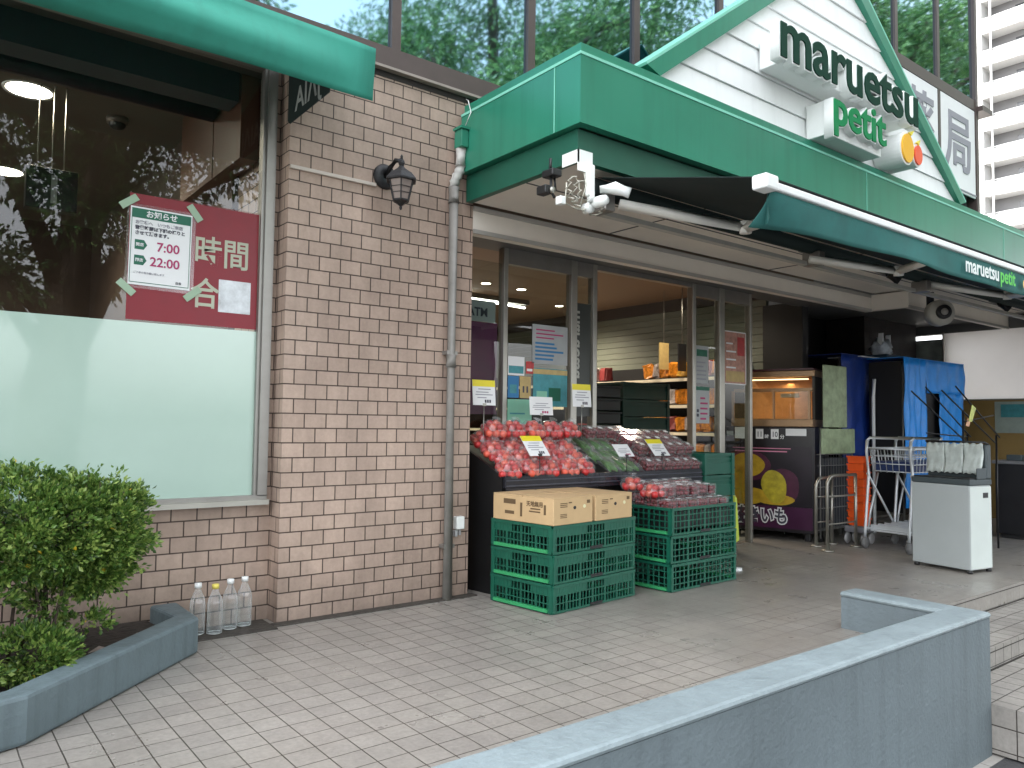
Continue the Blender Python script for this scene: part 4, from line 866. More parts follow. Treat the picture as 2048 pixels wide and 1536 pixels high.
# ================================================================ POSTERS ON THE SHOPFRONT GLASS
def poster(x0, z0, x1, z1, base, bits, label, cat='poster', y=3.903):
    t = thing('poster', label, cat, ((x0 + x1) / 2, y, z0))
    part('sheet', MB().box(x0, y - .0012, z0, x1, y, z1), base, t)
    for (a0, b0, a1, b1, m_) in bits:
        W, H = x1 - x0, z1 - z0; part('print', MB().box(x0 + a0 * W, y - .0022, z0 + b0 * H, x0 + a1 * W, y - .0013, z0 + b1 * H), m_, t)
    return t
def lines(n, x0=.1, x1=.9, z0=.1, z1=.9, m_=INKG, th_=.35):
    out = []
    for k in range(n):
        z = z0 + (z1 - z0) * k / n; out.append((x0, z, x0 + (x1 - x0) * random.uniform(.6, 1), z + (z1 - z0) / n * th_, m_))
    return out
GP = mat('pale_grey_sign', lin(.33, .35, .35), .5, var=.08); TEAL = mat('teal_print', lin(.05, .25, .28), .5, var=.2, vscale=20); BLUEP = mat('blue_print', lin(.02, .16, .35), .5, var=.1); MINT = mat('mint_sheet', lin(.22, .5, .36), .5, var=.08)
TANP = mat('tan_print', lin(.45, .33, .13), .5, var=.15, vscale=20); REDPR = mat('red_print', lin(.42, .04, .04), .5, var=.25, vscale=20); PINKP = mat('pinkish_print', lin(.42, .22, .17), .5, var=.35, vscale=28)
t = poster(2.56, 1.60, 2.935, 1.735, GP, [], 'grey sign reading ATM behind the glass beside the pillar', 'sign', 3.93)
me = text_mesh('ATM', .075, .0004, .002); me.transform(Matrix.Translation((2.72, 3.927, 1.635)) @ FRONT); me.materials.clear(); me.materials.append(INK); rel(link('lettering', me, t), t)
poster(2.56, 1.02, 2.95, 1.598, MAG, [(0, .30, 1, .305, INK)], 'tall magenta panel behind the glass beside the pillar', 'panel', 3.93)
poster(3.22, 1.36, 3.53, 1.62, GP, lines(3, .1, .9, .65, .95, INKR) + lines(5, .08, .9, .1, .6, BLUEP, .5), 'pale poster with red heading and blue print on the glass')
poster(3.02, 1.275, 3.155, 1.395, PAPER, [(.05, .1, .95, .5, TEAL)], 'small white and teal notice at the left post')
poster(3.17, 1.29, 3.235, 1.37, REDPR, [(.1, .2, .8, .4, PAPER)], 'tiny red sticker on the glass')
poster(3.02, 1.13, 3.11, 1.27, BLUEP, [(.2, .2, .8, .6, TEAL)], 'blue sticker on the glass, left of the yellow one')
poster(3.12, 1.13, 3.21, 1.27, TANP, [(.25, .25, .4, .55, INK), (.6, .25, .75, .55, INK)], 'yellow sticker with two black marks on the glass')
poster(3.23, 1.08, 3.53, 1.33, TEAL, [(.45, .15, .8, .5, INKGR), (.1, .1, .4, .4, MINT), (.0, .85, 1, .98, TANP)], 'teal and green poster low on the glass')
poster(3.02, .88, 3.22, 1.12, MINT, lines(3, .1, .8, .2, .8, TEAL, .2), 'plain mint green sheet behind the apples')
poster(4.885, 1.30, 5.05, 1.60, GP, [(.1, .72, .9, .9, INKGR)] + lines(5, .1, .9, .1, .65), 'upper narrow notice with a green heading on the right pane')
poster(4.885, .985, 5.06, 1.275, GP, [(0, .9, 1, 1, INKGR), (.1, .3, .25, .38, INK), (.1, .18, .25, .26, INK)] + lines(5, .35, .9, .1, .8, INKR), 'lower narrow notice with dark marks on the right pane')
poster(5.25, 1.31, 5.55, 1.75, PINKP, [(0, .98, 1, 1, PAPER), (0, 0, 1, .02, PAPER), (0, 0, .03, 1, PAPER), (.97, 0, 1, 1, PAPER), (.6, .55, .92, .9, REDPR), (.08, .05, .92, .25, TANP)] + lines(4, .1, .55, .3, .9, PAPER, .2), 'framed red and beige illustrated poster beside the dark recess')
# mirrored vertical lettering between the two posts
VL = thing('window_lettering', 'vertical mirrored dark maruetsu lettering on the narrow glass strip', 'sign', (3.675, 3.90, 1.0))
me = text_mesh('maruetsu', .125, .0005, .003); me.transform(Matrix.Diagonal((-1, 1, 1, 1))); me.transform(Matrix.Rotation(R(90), 4, 'Z'))
me.transform(Matrix.Translation((3.64, 3.9035, 1.75)) @ FRONT); me.materials.clear(); me.materials.append(mat('pale_letter', lin(.42, .43, .38), .5, var=0)); rel(link('lettering', me, VL), VL)
part('strip', MB().box(3.606, 3.9042, 1.02, 3.748, 3.9048, 1.80), mat('dark_tint_strip', lin(.03, .035, .03), .4, var=.1), VL)
# interior shelves with goods
SH = thing('snack_shelf', 'long black and white shelf unit along the slatted wall inside', 'shelf', (6.3, 6, 0))
mb = MB()
for z in (.35, .62, .89, 1.16, 1.43): mb.box(6.05, 4.55, z, 6.55, 9.5, z + .015)
mb.box(6.5, 4.55, 0, 6.555, 9.5, 1.6).box(6.05, 4.52, 0, 6.55, 4.55, 1.5).box(6.0, 4.55, 0, 6.55, 9.5, .30); part('rack', mb, DARK, SH)
part('price_rail', MB().box(6.035, 4.55, 1.405, 6.049, 9.5, 1.435).box(6.035, 4.55, .87, 6.049, 9.5, .90).box(6.035, 4.55, 1.14, 6.049, 9.5, 1.17), mat('cream_rail', lin(.62, .55, .42), .5, var=.1), SH)
SNK = [mat('orange_snack_pack', lin(.55, .19, .015), .35, var=.5, vscale=40), mat('gold_snack_pack', lin(.45, .24, .03), .35, var=.4, vscale=25), mat('white_snack_pack', lin(.36, .31, .29), .4, var=.5, vscale=40), mat('red_snack_pack', lin(.20, .03, .03), .4, var=.3, vscale=25)]
pk = None
for zi, z in enumerate((.366, .636, .906, 1.176, 1.446)):
    for k in range(12):
        m_ = SNK[(0, 1, 0, 3, 1, 2, 0, 0)[(k * 3 + zi * 2) % 8]] if k < 9 else SNK[(2, 3, 2, 1)[(k + zi) % 4]]
        mb = MB(); mb.box(-.05, -.062, 0, .05, .062, .15, bev=.022)
        for v in mb.b.verts: v.co += Vector((random.uniform(-.012, .012), random.uniform(-.012, .012), random.uniform(-.008, .012) if v.co.z > .02 else 0))
        y = 4.62 + k * (.108 if k < 9 else .17)
        o = mb.build('snack_pack', m_, None, (6.14 + random.uniform(-.02, .02), y, z + .001)); o.rotation_euler = (random.uniform(-.2, .2), 0, random.uniform(-.4, .4))
        tag(o, f'{["orange", "gold", "white", "red"][SNK.index(m_)]} snack pack on the {["lowest", "second", "middle", "fourth", "top"][zi]} shelf inside, {ordinal(k)} from the doorway end', 'snack', 'snack packs on the interior shelves')

for k, (x, y, z0, z1, w_, m_, lab) in enumerate(((6.02, 5.2, 1.53, 1.80, .14, TANP, 'tan hanging banner inside the doorway before the slatted wall'), (6.0, 4.95, 1.50, 1.77, .12, BLACK, 'black hanging board inside the shop beside the right doorway post'))):
    hb = thing('hanging_banner', lab, 'sign', (x, y, z0)); part('board', MB().box(x - w_ / 2, y, z0, x + w_ / 2, y + .01, z1), m_, hb); part('cord', MB().tube([(x, y + .005, z1), (x, y + .005, 2.33)], .003, 6), STEEL, hb)
# ================================================================ ROAST SWEET POTATO MACHINE
ang = math.atan2(-.607, .19); mdir = Vector((.19, -.607, 0)).normalized(); mn = Vector((mdir.y, -mdir.x, 0))  # outward normal of the picture face
if mn.x > 0: mn = -mn
SPM = thing('sweet_potato_oven', 'black roasted sweet potato oven with printed front and lit glass cabinet', 'food warmer', (5.79, 4.28, 0))
o0 = Vector((5.79, 4.28, 0)); Lm = .755
ML = Matrix(((mdir.x, -mn.x, 0, 0), (mdir.y, -mn.y, 0, 0), (0, 0, 1, 0), (0, 0, 0, 1)))   # local x along face (to the camera), y inwards
def mpart(name, mb, m_, par=SPM): o = mb.build(name, m_, par); return o
def lm(): b = MB(); b.M = ML; return b
mpart('cabinet', lm().box(0, 0, .07, Lm, .52, .965, bev=.006), mat('black_satin_cabinet', lin(.010, .009, .012), .3, var=.2))
for x, y in ((.05, .05), (Lm - .1, .05), (Lm - .1, .42)): mpart('castor', lm().box(x, y, 0, x + .05, y + .05, .07, bev=.01), BLACK)
PURP = mat('purple_print_band', lin(.045, .004, .035), .35, var=.15); 
mpart('purple_band', lm().box(.02, -.0015, .10, Lm - .02, 0, .285), PURP)
mpart('picture_ground', lm().box(.02, -.0015, .286, Lm - .02, 0, .80), mat('aubergine_print', lin(.008, .003, .009), .35, var=.5, vscale=5))
POT = mat('yellow_potato_print', lin(.42, .27, .015), .4, var=.3, vscale=12); POTS = mat('potato_skin_print', lin(.06, .008, .03), .4, var=.3, vscale=12)
def mdisc(name, cx, cz, rx, rz, y, m_, rot=0, n=22):
    mb = lm(); pts = []
    for i in range(n):
        a_ = 2 * math.pi * i / n; u, v = rx * math.cos(a_) * (1 + .06 * math.sin(3 * a_)), rz * math.sin(a_)
        pts.append((cx + u * math.cos(rot) - v * math.sin(rot), y, cz + u * math.sin(rot) + v * math.cos(rot)))
    mb.prism(pts, (0, .0005, 0)); return mpart(name, mb, m_)
mdisc('potato_print', .50, .46, .13, .15, -.0022, POTS, .3); mdisc('potato_print', .22, .63, .17, .13, -.0022, POTS, -.2)
mdisc('potato_print', .20, .635, .14, .10, -.0028, POT, -.2); mdisc('potato_print', .13, .50, .085, .11, -.0028, POT, .2)
mdisc('potato_print', .19, .36, .17, .075, -.0030, POT, .05); mdisc('potato_print', .42, .45, .105, .145, -.0034, mat('bright_yellow_potato_print', lin(.40, .33, .02), .4, var=.35, vscale=16), .25); mdisc('potato_print', .41, .345, .18, .05, -.0032, POT, -.05)
mpart('caption_strip', lm().box(.06, -.003, .775, .56, -.0022, .782).box(.08, -.003, .748, .53, -.0022, .758), mat('pink_print', lin(.55, .2, .3), .5, var=0))
for bo, yy, m_ in ((.014, -.004, PAPER), (.0035, -.0052, INK)):
    me = text_mesh('焼きいも', .145, .0003, bo); me.transform(ML @ Matrix.Translation((.06, yy, .15)) @ FRONT @ Matrix.Diagonal((.82, 1, 1, 1))); me.materials.clear(); me.materials.append(m_); link('oven_lettering', me, SPM)
for x, wd, hh, body in ((.02, .10, .10, None), (.205, .065, .085, '11'), (.335, .065, .085, '10'), (.46, .17, .06, None)):
    mpart('info_card', lm().box(x + .06, -.004, .86 + (.03 if wd > .12 else 0), x + .06 + wd, -.0025, .86 + hh + (.0 if wd > .12 else 0) + (.03 if wd > .12 else 0)), PAPER)
    if body:
        me = text_mesh(body, .065, .0002, .001, 'CENTER'); me.transform(ML @ Matrix.Translation((x + .06 + wd / 2, -.0045, .878)) @ FRONT @ Matrix.Diagonal((.8, 1, 1, 1))); me.materials.clear(); me.materials.append(INK); link('oven_lettering', me, SPM)
for x, body in ((.345, '時'), (.475, '分')):
    me = text_mesh(body, .04, .0002, .0005); me.transform(ML @ Matrix.Translation((x - .005, -.0045, .865)) @ FRONT); me.materials.clear(); me.materials.append(PAPER); link('oven_lettering', me, SPM)
mpart('info_card', lm().box(.005, -.004, .885, .065, -.0025, .925), GP)
WARMW = mat('warm_lit_interior', lin(.62, .32, .12), .5, var=.2, vscale=10)
mpart('warmer_frame', lm().box(.04, .02, .967, Lm - .02, .48, 1.03, bev=.004).box(.10, .10, 1.40, Lm - .02, .5, 1.455, bev=.006).box(.04, .03, 1.03, .06, .05, 1.28).box(Lm - .06, .03, 1.03, Lm - .04, .05, 1.28).box(.05, .06, 1.27, Lm - .03, .10, 1.30).box(.40, .03, 1.03, .415, .05, 1.28), mat('bronze_warmer_frame', lin(.30, .19, .10), .35, metal=.4, var=.15))
mpart('warmer_back', lm().box(.06, .46, 1.03, Lm - .04, .48, 1.40).box(.06, .05, 1.031, Lm - .04, .46, 1.036), WARMW)
mpart('warmer_side', lm().box(Lm - .04, .10, 1.03, Lm - .02, .48, 1.40), mat('dark_bronze', lin(.035, .03, .02), .5, var=.2))
mpart('warmer_glass', lm().box(.06, .045, 1.03, Lm - .04, .048, 1.27), PANE)
mpart('roof_hood', lm().box(.08, .06, 1.455, Lm - .02, .52, 1.47), mat('maroon_hood', lin(.06, .015, .02), .4, var=.2))
mpart('warmer_tube', lm().box(.14, .12, 1.375, Lm - .08, .15, 1.385), mat('warm_lit_tube', (255, 220, 160), emit='ffd9a0', estr=.35, var=0))
mpart('tongs', lm().box(.45, .10, 1.22, .60, .14, 1.255), mat('peach_paper', lin(.75, .5, .3), .5, var=.1))
l = bpy.data.lights.new('warmer_light', 'AREA'); l.shape = 'RECTANGLE'; l.size = .5; l.size_y = .05; l.energy = .10; l.color = (1, .68, .38)
lo = bpy.data.objects.new('warmer_light', l); COL.objects.link(lo); lo.parent = SPM; lo.location = ML @ Vector((.38, .25, 1.36))

# ================================================================ RIGHT SIDE EQUIPMENT
# roll cage with pale green panels
RC = thing('wire_rack', 'wire basket rack with pale green banner panels beside the oven', 'rack', (6.35, 3.75, 0))
PGRN = mat('pale_green_banner', lin(.27, .34, .20), .5, var=.3, vscale=12)
part('banner_panel', MB().box(6.14, 3.545, .965, 6.52, 3.56, 1.50, bev=.008), PGRN, RC); part('banner_panel', MB().box(6.09, 3.535, .74, 6.63, 3.55, .955, bev=.006), PGRN, RC)
mb = MB()
for x in (6.10, 6.62):
    for y in (3.56, 3.9): mb.tube([(x, y, .03), (x, y, .96)], .008, 8)
for z in (.10, .28, .46, .64, .735):
    mb.tube([(6.10, 3.56, z), (6.62, 3.56, z), (6.62, 3.9, z), (6.10, 3.9, z), (6.10, 3.56, z)], .004, 6)
    for k in range(12): mb.tube([(6.12 + .044 * k, 3.56, z), (6.12 + .044 * k, 3.9, z)], .002, 5)
for k in range(13): mb.tube([(6.10 + .043 * k, 3.56, .10), (6.10 + .043 * k, 3.56, .735)], .002, 5)
part('wire_frame', mb, mat('dull_zinc_wire', lin(.30, .30, .29), .4, metal=.6, var=.1), RC)
part('caster', MB().lathe([(.003, -.01), (.028, -.01), (.028, .01), (.003, .01)], (6.12, 3.57, .03), 14, 'Y').lathe([(.003, -.01), (.028, -.01), (.028, .01), (.003, .01)], (6.60, 3.57, .03), 14, 'Y'), BLACK, RC)
part('lining', MB().box(6.13, 3.60, .11, 6.60, 3.88, .70), mat('dark_grey_bag', lin(.05, .055, .065), .4, var=.5, vscale=14), RC)
# stacked orange baskets
for k in range(9):
    z = .155 + k * .064
    mb = MB(); mb.prism([(-.062, -.075, .050), (.062, -.075, .050), (.062, .075, .050), (-.062, .075, .050)], (0, 0, .012))
    mb.box(-.055, -.068, .010, .055, .068, .050); mb.box(-.05, -.063, 0, .05, .063, .010)
    for q_ in range(5): mb.box(-.05 + .022 * q_, -.0705, .012, -.044 + .022 * q_, -.0681, .048)
    tag(mb.build('shopping_basket', ORANGE, None, (6.30, 3.33, z)), f'orange shopping basket, {ordinal(k)} from the bottom of the nested stack', 'basket', 'orange baskets nested in a stack')
BD = thing('basket_trolley', 'low wheeled frame carrying the orange basket stack', 'trolley', (6.30, 3.33, 0)); part('platform', MB().box(6.22, 3.24, .10, 6.38, 3.42, .152, bev=.01), mat('grey_trolley', lin(.2, .2, .22), .5, var=.1), BD)
for x in (6.24, 6.36):
    for y in (3.26, 3.40): part('wheel', MB().lathe([(.004, -.01), (.04, -.01), (.05, 0), (.04, .01), (.004, .01)], (x, y, .05), 14, 'Y'), mat('grey_wheel', lin(.3, .3, .3), .5, var=.1), BD)
# stainless guard rail
def rail(y, x0, x1, h, label):
    t = thing('guard_rail', label, 'rail', (x0, y, 0), 0, 'stainless guard rails beside the baskets')
    c_ = .09; pts = [(x0, y, .012), (x0, y, h - c_)] + [(x0 + c_ - c_ * math.cos(a_), y, h - c_ + c_ * math.sin(a_)) for a_ in (R(20), R(45), R(70), R(90))] + [(x1, y, h)] + [(x1 + .0, y, h)]
    part('tube', MB().tube(pts[:-1], .014, 12).tube([(x1, y, h), (x1, y, .012)], .014, 12), STEEL, t)
    part('foot_plate', MB().lathe([(.003, .002), (.05, .002), (.045, .014), (.003, .014)], (x0, y, 0), 16).lathe([(.003, .002), (.05, .002), (.045, .014), (.003, .014)], (x1, y, 0), 16), STEEL, t)
    part('mid_bar', MB().tube([(x0, y, h * .72), (x1, y, h * .72)], .009, 8).tube([(x0, y, h * .35), (x1, y, h * .35)], .007, 8), STEEL, t)
rail(3.27, 5.70, 6.13, .585, 'nearer stainless guard rail, curved at its left post'); rail(3.46, 5.86, 6.10, .55, 'farther stainless guard rail, half hidden behind the nearer one')
# tarpaulin racks
def tarp_rack(x0, x1, y0, y1, h, m_, label, shelves):
    t = thing('covered_rack', label, 'rack', ((x0 + x1) / 2, y0, 0))
    mb = MB()
    for x in (x0 + .02, x1 - .02):
        for y in (y0 + .02, y1 - .02): mb.tube([(x, y, 0), (x, y, h - .02)], .012, 8)
    for z in shelves: mb.box(x0 + .03, y0 + .03, z, x1 - .03, y1 - .03, z + .02)
    part('frame', mb, STEELD, t); return t
r1 = tarp_rack(6.72, 7.95, 3.72, 4.10, 1.62, TARPD, 'rack under a dark navy tarpaulin, left of the bright one', (.1, .5, .9, 1.25))
def cloth(x0, x1, y, z0, z1, amp=.012, seed=0, n=22, m=18):
    mb = MB(); g = [[Vector((x0 + (x1 - x0) * i / n, y + amp * (math.sin(i * 1.1 + seed) * (.4 + .6 * j / m) + .5 * math.sin(j * .9 + i * .7 + seed)), z1 + (z0 - z1) * j / m)) for j in range(m + 1)] for i in range(n + 1)]
    for i in range(n):
        for j in range(m): mb.face([g[i][j], g[i + 1][j], g[i + 1][j + 1], g[i][j + 1]]).smooth = True
    bmesh.ops.remove_doubles(mb.b, verts=mb.b.verts[:], dist=1e-5); return mb
def clothpart(*a, m_=TARP, par=None, **k):
    o = part('tarpaulin', cloth(*a, **k), m_, par); s_ = o.modifiers.new('solid', 'SOLIDIFY'); s_.thickness = .004; return o
clothpart(6.72, 7.60, 3.70, .25, 1.64, m_=TARPD, par=r1, seed=1); part('tarpaulin_top', MB().box(6.72, 3.70, 1.64, 7.95, 4.12, 1.646), TARPD, r1)
part('white_shelf', MB().box(7.0, 3.66, 1.63, 7.95, 4.0, 1.638), WHITE, r1)
r2 = tarp_rack(7.13, 8.35, 3.34, 3.66, 1.60, TARP, 'rack under a bright blue tarpaulin with an opening at the front', (.1, .5, .86, 1.2))
clothpart(7.11, 7.54, 3.32, .25, 1.61, par=r2, seed=2, amp=.014); clothpart(7.52, 8.37, 3.325, 1.30, 1.61, par=r2, seed=5, amp=.012, m=8); clothpart(7.80, 8.35, 3.32, .45, 1.31, par=r2, seed=3, amp=.010); 
part('side_pole', MB().tube([(7.09, 3.60, 0), (7.09, 3.60, 1.25), (7.07, 3.58, 1.42)], .016, 8), WHITE, r2); part('opening_shade_sheet', MB().box(7.13, 3.36, .2, 7.134, 3.66, 1.58), DARK, r2); part('tarpaulin_top', MB().box(7.10, 3.32, 1.61, 8.37, 3.67, 1.615), TARP, r2)  # near-black sheet at the side paints the shade of an open gap
part('opening_shade_block', MB().box(7.45, 3.36, .5, 8.30, 3.64, 1.33), DARK, r2)  # near-black block paints the shade inside the front opening
# bundle of white plastic on top of rack
PB = thing('plastic_bundle', 'crumpled white and blue plastic bags on top of the navy rack', 'bag', (7.75, 3.85, 1.646))
mb = MB(); mb.ball((7.75, 3.85, 1.75), .11, (1.2, .9, .9), 10, 8)
for v in mb.b.verts: v.co += Vector((random.uniform(-.03, .03), random.uniform(-.02, .02), random.uniform(-.03, .05)))
part('bag', mb, mat('milky_plastic', lin(.5, .56, .6), .35, var=.35, vscale=20), PB)
part('bag_peak', MB().prism([(7.66, 3.80, 1.78), (7.72, 3.80, 1.78), (7.70, 3.80, 1.92)], (0, .05, 0)).prism([(7.78, 3.80, 1.78), (7.86, 3.80, 1.76), (7.85, 3.80, 1.91)], (0, .05, 0)), WHITE, PB)
part('fabric', MB().box(7.62, 3.72, 1.649, 7.92, 3.98, 1.70, bev=.015), mat('slate_blue_fabric', lin(.03, .07, .11), .7, var=.3), PB)
# shopping carts
CRM = mat('white_grey_cart_tube', lin(.55, .58, .60), .35, metal=.3, var=.06)
def cart():
    t = thing('shopping_cart', None, None)
    mb = MB()
    for y in (-.18, .18):
        mb.tube([(-.30, y, .86), (-.31, y, .78), (-.28, y, .60), (-.34, y, .14), (-.34, y, .09)], .012, 8); mb.tube([(-.30, y, .60), (.10, y * .9, .12)], .010, 8); mb.tube([(-.34, y, .16), (.36, y * .8, .12)], .011, 8)
        mb.tube([(-.15, y, .60), (-.26, y, .30), (-.3, y, .14)], .009, 8)
    mb.tube([(-.30, -.18, .86), (-.26, -.18, .885), (-.26, .18, .885), (-.30, .18, .86)], .012, 8); mb.build('frame', CRM, t)
    mb = MB(); mb.box(-.30, -.16, .14, .34, .16, .155)
    for k in range(6): mb.box(-.28 + k * .1, -.17, .155, -.265 + k * .1, .17, .19)
    mb.build('lower_tray', CRM, t)
    mb = MB()
    for z, s_ in ((.80, 1.0), (.74, .97), (.68, .94), (.62, .91)):
        mb.tube([(-.26 * s_, -.19 * s_, z), (.30 * s_, -.17 * s_, z), (.30 * s_, .17 * s_, z), (-.26 * s_, .19 * s_, z), (-.26 * s_, -.19 * s_, z)], .0045 if z < .79 else .009, 6)
    for k in range(12):
        x = -.26 + .56 * k / 11
        for y in (-.185, .185): mb.tube([(x, y * .98, .80), (x * .92, y * .88, .61)], .003, 5)
    for k in range(7):
        y = -.17 + .34 * k / 6
        for x in (-.26, .30): mb.tube([(x, y, .80), (x * .91, y * .9, .61)], .003, 5)
    mb.build('basket_grid', CRM, t)
    mb = MB(); mb.box(-.225, -.15, .615, .255, .15, .70); mb.build('basket_liner', mat('navy_plastic_basket', lin(.015, .03, .10), .4, var=.25, vscale=20), t)
    for x, y in ((-.34, -.18), (-.34, .18), (.34, -.15), (.34, .15)):
        mb = MB(); mb.lathe([(.003, -.014), (.04, -.014), (.047, -.006), (.047, .006), (.04, .014), (.003, .014)], (x, y, .048), 18, 'Y'); mb.tube([(x, y + .018, .05), (x, y + .018, .11)], .006, 6); mb.build('caster', mat('worn_grey_rubber', lin(.12, .12, .12), .6, var=.3, vscale=30), t)
    return t
c1 = cart(); c1.location = (6.44, 2.98, 0); c1.rotation_euler = (0, 0, R(-4)); tag(c1, 'front shopping cart with navy basket behind the recycling bin', 'shopping cart', 'shopping carts behind the bin')
c2 = dup(c1, (6.86, 2.95, 0), R(-4), 'rear shopping cart pushed behind the front one, mostly hidden by the bin')
# recycling bin
BN = thing('recycling_bin', 'light grey steel recycling bin with slate top and empty front', 'bin', (5.74, 2.33, 0))
a0 = Vector((5.622, 2.209, 0)); e1 = Vector((.240, -.042, 0)); e2 = Vector((.073, .414, 0)); b0 = a0 - BN.location
def para(mb, s0, s1, t0, t1, z0, z1):
    p = [b0 + e1 * s + e2 * t + Vector((0, 0, z0)) for s, t in ((s0, t0), (s1, t0), (s1, t1), (s0, t1))]
    mb.prism(p, (0, 0, z1 - z0)); return mb
def bev(o, w_): m = o.modifiers.new('bevel', 'BEVEL'); m.width = w_; m.segments = 2; m.limit_method = 'ANGLE'; return o
bev(para(MB(), 0, 1, 0, 1, .022, .585).build('body', BIN, BN), .008)
para(MB(), .015, .985, -.004, -.0005, .03, .575).build('end_panel', BINW, BN)
bev(para(MB(), .0, 1.02, -.01, 1.0, .586, .625).build('lid_base', SLATE, BN), .006)
bev(para(MB(), .78, 1.02, -.01, 1.0, .626, .86).build('lid_back', SLATE, BN), .01)
bev(para(MB(), .35, .779, -.008, .015, .626, .70).build('lid_cheek', SLATE, BN), .004)
para(MB(), .05, .775, .02, .98, .626, .632).build('tray_recess', BLACK, BN)
para(MB(), .60, .84, -.0065, -.0045, .50, .535).build('hand_slot', BLACK, BN)
for s_, t_ in ((.06, .04), (.94, .04), (.06, .94), (.94, .94)):
    q = b0 + e1 * s_ + e2 * t_; MB().lathe([(.004, 0), (.018, .002), (.018, .02), (.004, .022)], (q.x, q.y, .0), 12).build('foot', BLACK, BN)
PLAS = mat('silvery_plastic_bag', lin(.48, .53, .50), .3, var=.22, vscale=14)
for k, (t_, lab) in enumerate(((.82, 'silvery plastic bag roll hanging at the far end over the bin'), (.50, 'silvery plastic bag roll hanging in the middle over the bin'), (.17, 'silvery plastic bag roll hanging at the near end over the bin'))):
    q = a0 + e1 * .70 + e2 * t_; mb = MB(); n_ = 10
    g = [[Vector((q.x + (-.068 + .136 * i / n_) * .17 - .01 * math.sin(j * .8 + k) - .02 * (j / 8), q.y + (-.068 + .136 * i / n_) * (1 - .01 * j), .865 - .205 * j / 8 + .006 * math.sin(i * 1.7))) for j in range(9)] for i in range(n_ + 1)]
    for i in range(n_):
        for j in range(8): mb.face([g[i][j], g[i + 1][j], g[i + 1][j + 1], g[i][j + 1]]).smooth = True
    bmesh.ops.remove_doubles(mb.b, verts=mb.b.verts[:], dist=1e-5)
    for v in mb.b.verts: v.co.x += random.uniform(-.006, .006)
    bmesh.ops.translate(mb.b, verts=mb.b.verts[:], vec=-q)
    o = mb.build('plastic_bag', PLAS, None, q); m_ = o.modifiers.new('solid', 'SOLIDIFY'); m_.thickness = .006
    tag(o, lab, 'plastic bag', 'plastic bags hung over the bin')
HR = MB(); HR.tube([a0 + e1 * .9 + Vector((0, 0, .86)), a0 + e1 * .72 + Vector((0, 0, .875)), a0 + e1 * .72 + e2 + Vector((0, 0, .875)), a0 + e1 * .9 + e2 + Vector((0, 0, .86))], .008, 8)
bmesh.ops.translate(HR.b, verts=HR.b.verts[:], vec=-BN.location); HR.build('bag_rail', BLACK, BN)
# folding X rack
XR = thing('folding_rack', 'thin black folding rack with crossed bars in front of the blue tarpaulin', 'rack', (6.75, 2.62, 0))
mb = MB(); yk = 2.62
for y_ in (2.56, 2.78):
    mb.tube([(6.06, y_, 1.25), (7.02, y_, .86)], .006, 6); mb.tube([(6.30, y_, 1.29), (7.12, y_, .90)], .006, 6)
mb.tube([(7.05, 2.56, .0), (7.05, 2.56, .92)], .008, 8); mb.tube([(7.05, 2.78, .0), (7.05, 2.78, .92)], .008, 8).tube([(6.42, 2.56, .0), (6.42, 2.56, 1.11)], .008, 8)
mb.tube([(6.42, 2.56, 1.02), (7.0, 2.56, 1.08)], .006, 6).tube([(6.3, 2.78, .93), (7.05, 2.78, .90)], .006, 6)
part('frame', mb, BLACK, XR)
part('tag_card', MB().prism([(6.50, 2.55, 1.03), (6.56, 2.55, 1.02), (6.64, 2.55, 1.13), (6.57, 2.55, 1.155)], (0, .003, 0)), mat('lime_tag', lin(.5, .55, .15), .5, var=.4, vscale=30), XR)
part('tag_card', MB().prism([(6.46, 2.556, .99), (6.52, 2.556, .985), (6.56, 2.556, 1.04), (6.50, 2.556, 1.05)], (0, .003, 0)), mat('peach_tag', lin(.65, .35, .2), .5, var=.3, vscale=30), XR)
# yellow green tagged pole by the right crate stack
PL = thing('sign_pole', 'thin white pole with a folded yellow green flag beside the right crate stack', 'pole', (4.42, 3.2, 0))
part('pole', MB().tube([(4.42, 3.2, .02), (4.415, 3.2, .50)], .007, 8).lathe([(.004, 0), (.05, 0), (.045, .018), (.004, .02)], (4.42, 3.2, .001), 14), WHITE, PL)
part('flag', MB().prism([(4.405, 3.19, .50), (4.43, 3.19, .48), (4.455, 3.19, .20), (4.40, 3.19, .18), (4.41, 3.19, .32)], (0, .012, 0)), mat('yellow_green_cloth', lin(.42, .50, .06), .6, var=.2), PL)
# black counter
CT = thing('counter', 'black low counter near the wing wall at the right edge', 'counter', (7.75, 2.83, 0))
part('cabinet', MB().box(7.75, 1.6, .04, 8.4, 2.83, .66, bev=.006), mat('black_counter', lin(.010, .010, .012), .35, var=.25), CT)
part('top', MB().box(7.73, 1.58, .66, 8.42, 2.85, .69, bev=.004), mat('grey_counter_top', lin(.16, .16, .165), .4, var=.1), CT)
part('plinth', MB().box(7.78, 1.62, 0, 8.38, 2.80, .04), BLACK, CT)
part('door_seam', MB().box(7.7478, 2.42, .06, 7.7497, 2.426, .64).box(7.7478, 2.0, .06, 7.7497, 2.006, .64), SLATE, CT)
ITEM = mat('off_white_box', lin(.55, .55, .52), .5, var=.1)
for k, (x, y, a_, b_, c_, lab) in enumerate(((7.86, 2.70, .09, .12, .05, 'small dark box at the far end of the black counter'), (7.92, 2.48, .16, .14, .085, 'small white box on the black counter by the picture edge'), (8.0, 2.66, .1, .1, .04, 'flat pale packet in the middle of the black counter'))):
    tag(MB().box(-a_ / 2, -b_ / 2, 0, a_ / 2, b_ / 2, c_, bev=.005).build('small_box', [SLATE, ITEM, GP][k], None, (x, y, .691)), lab, 'box')
WPo = thing('wall_poster', 'teal and white poster on the mustard wall at the right edge', 'poster', (9.39, 3.0, .9))
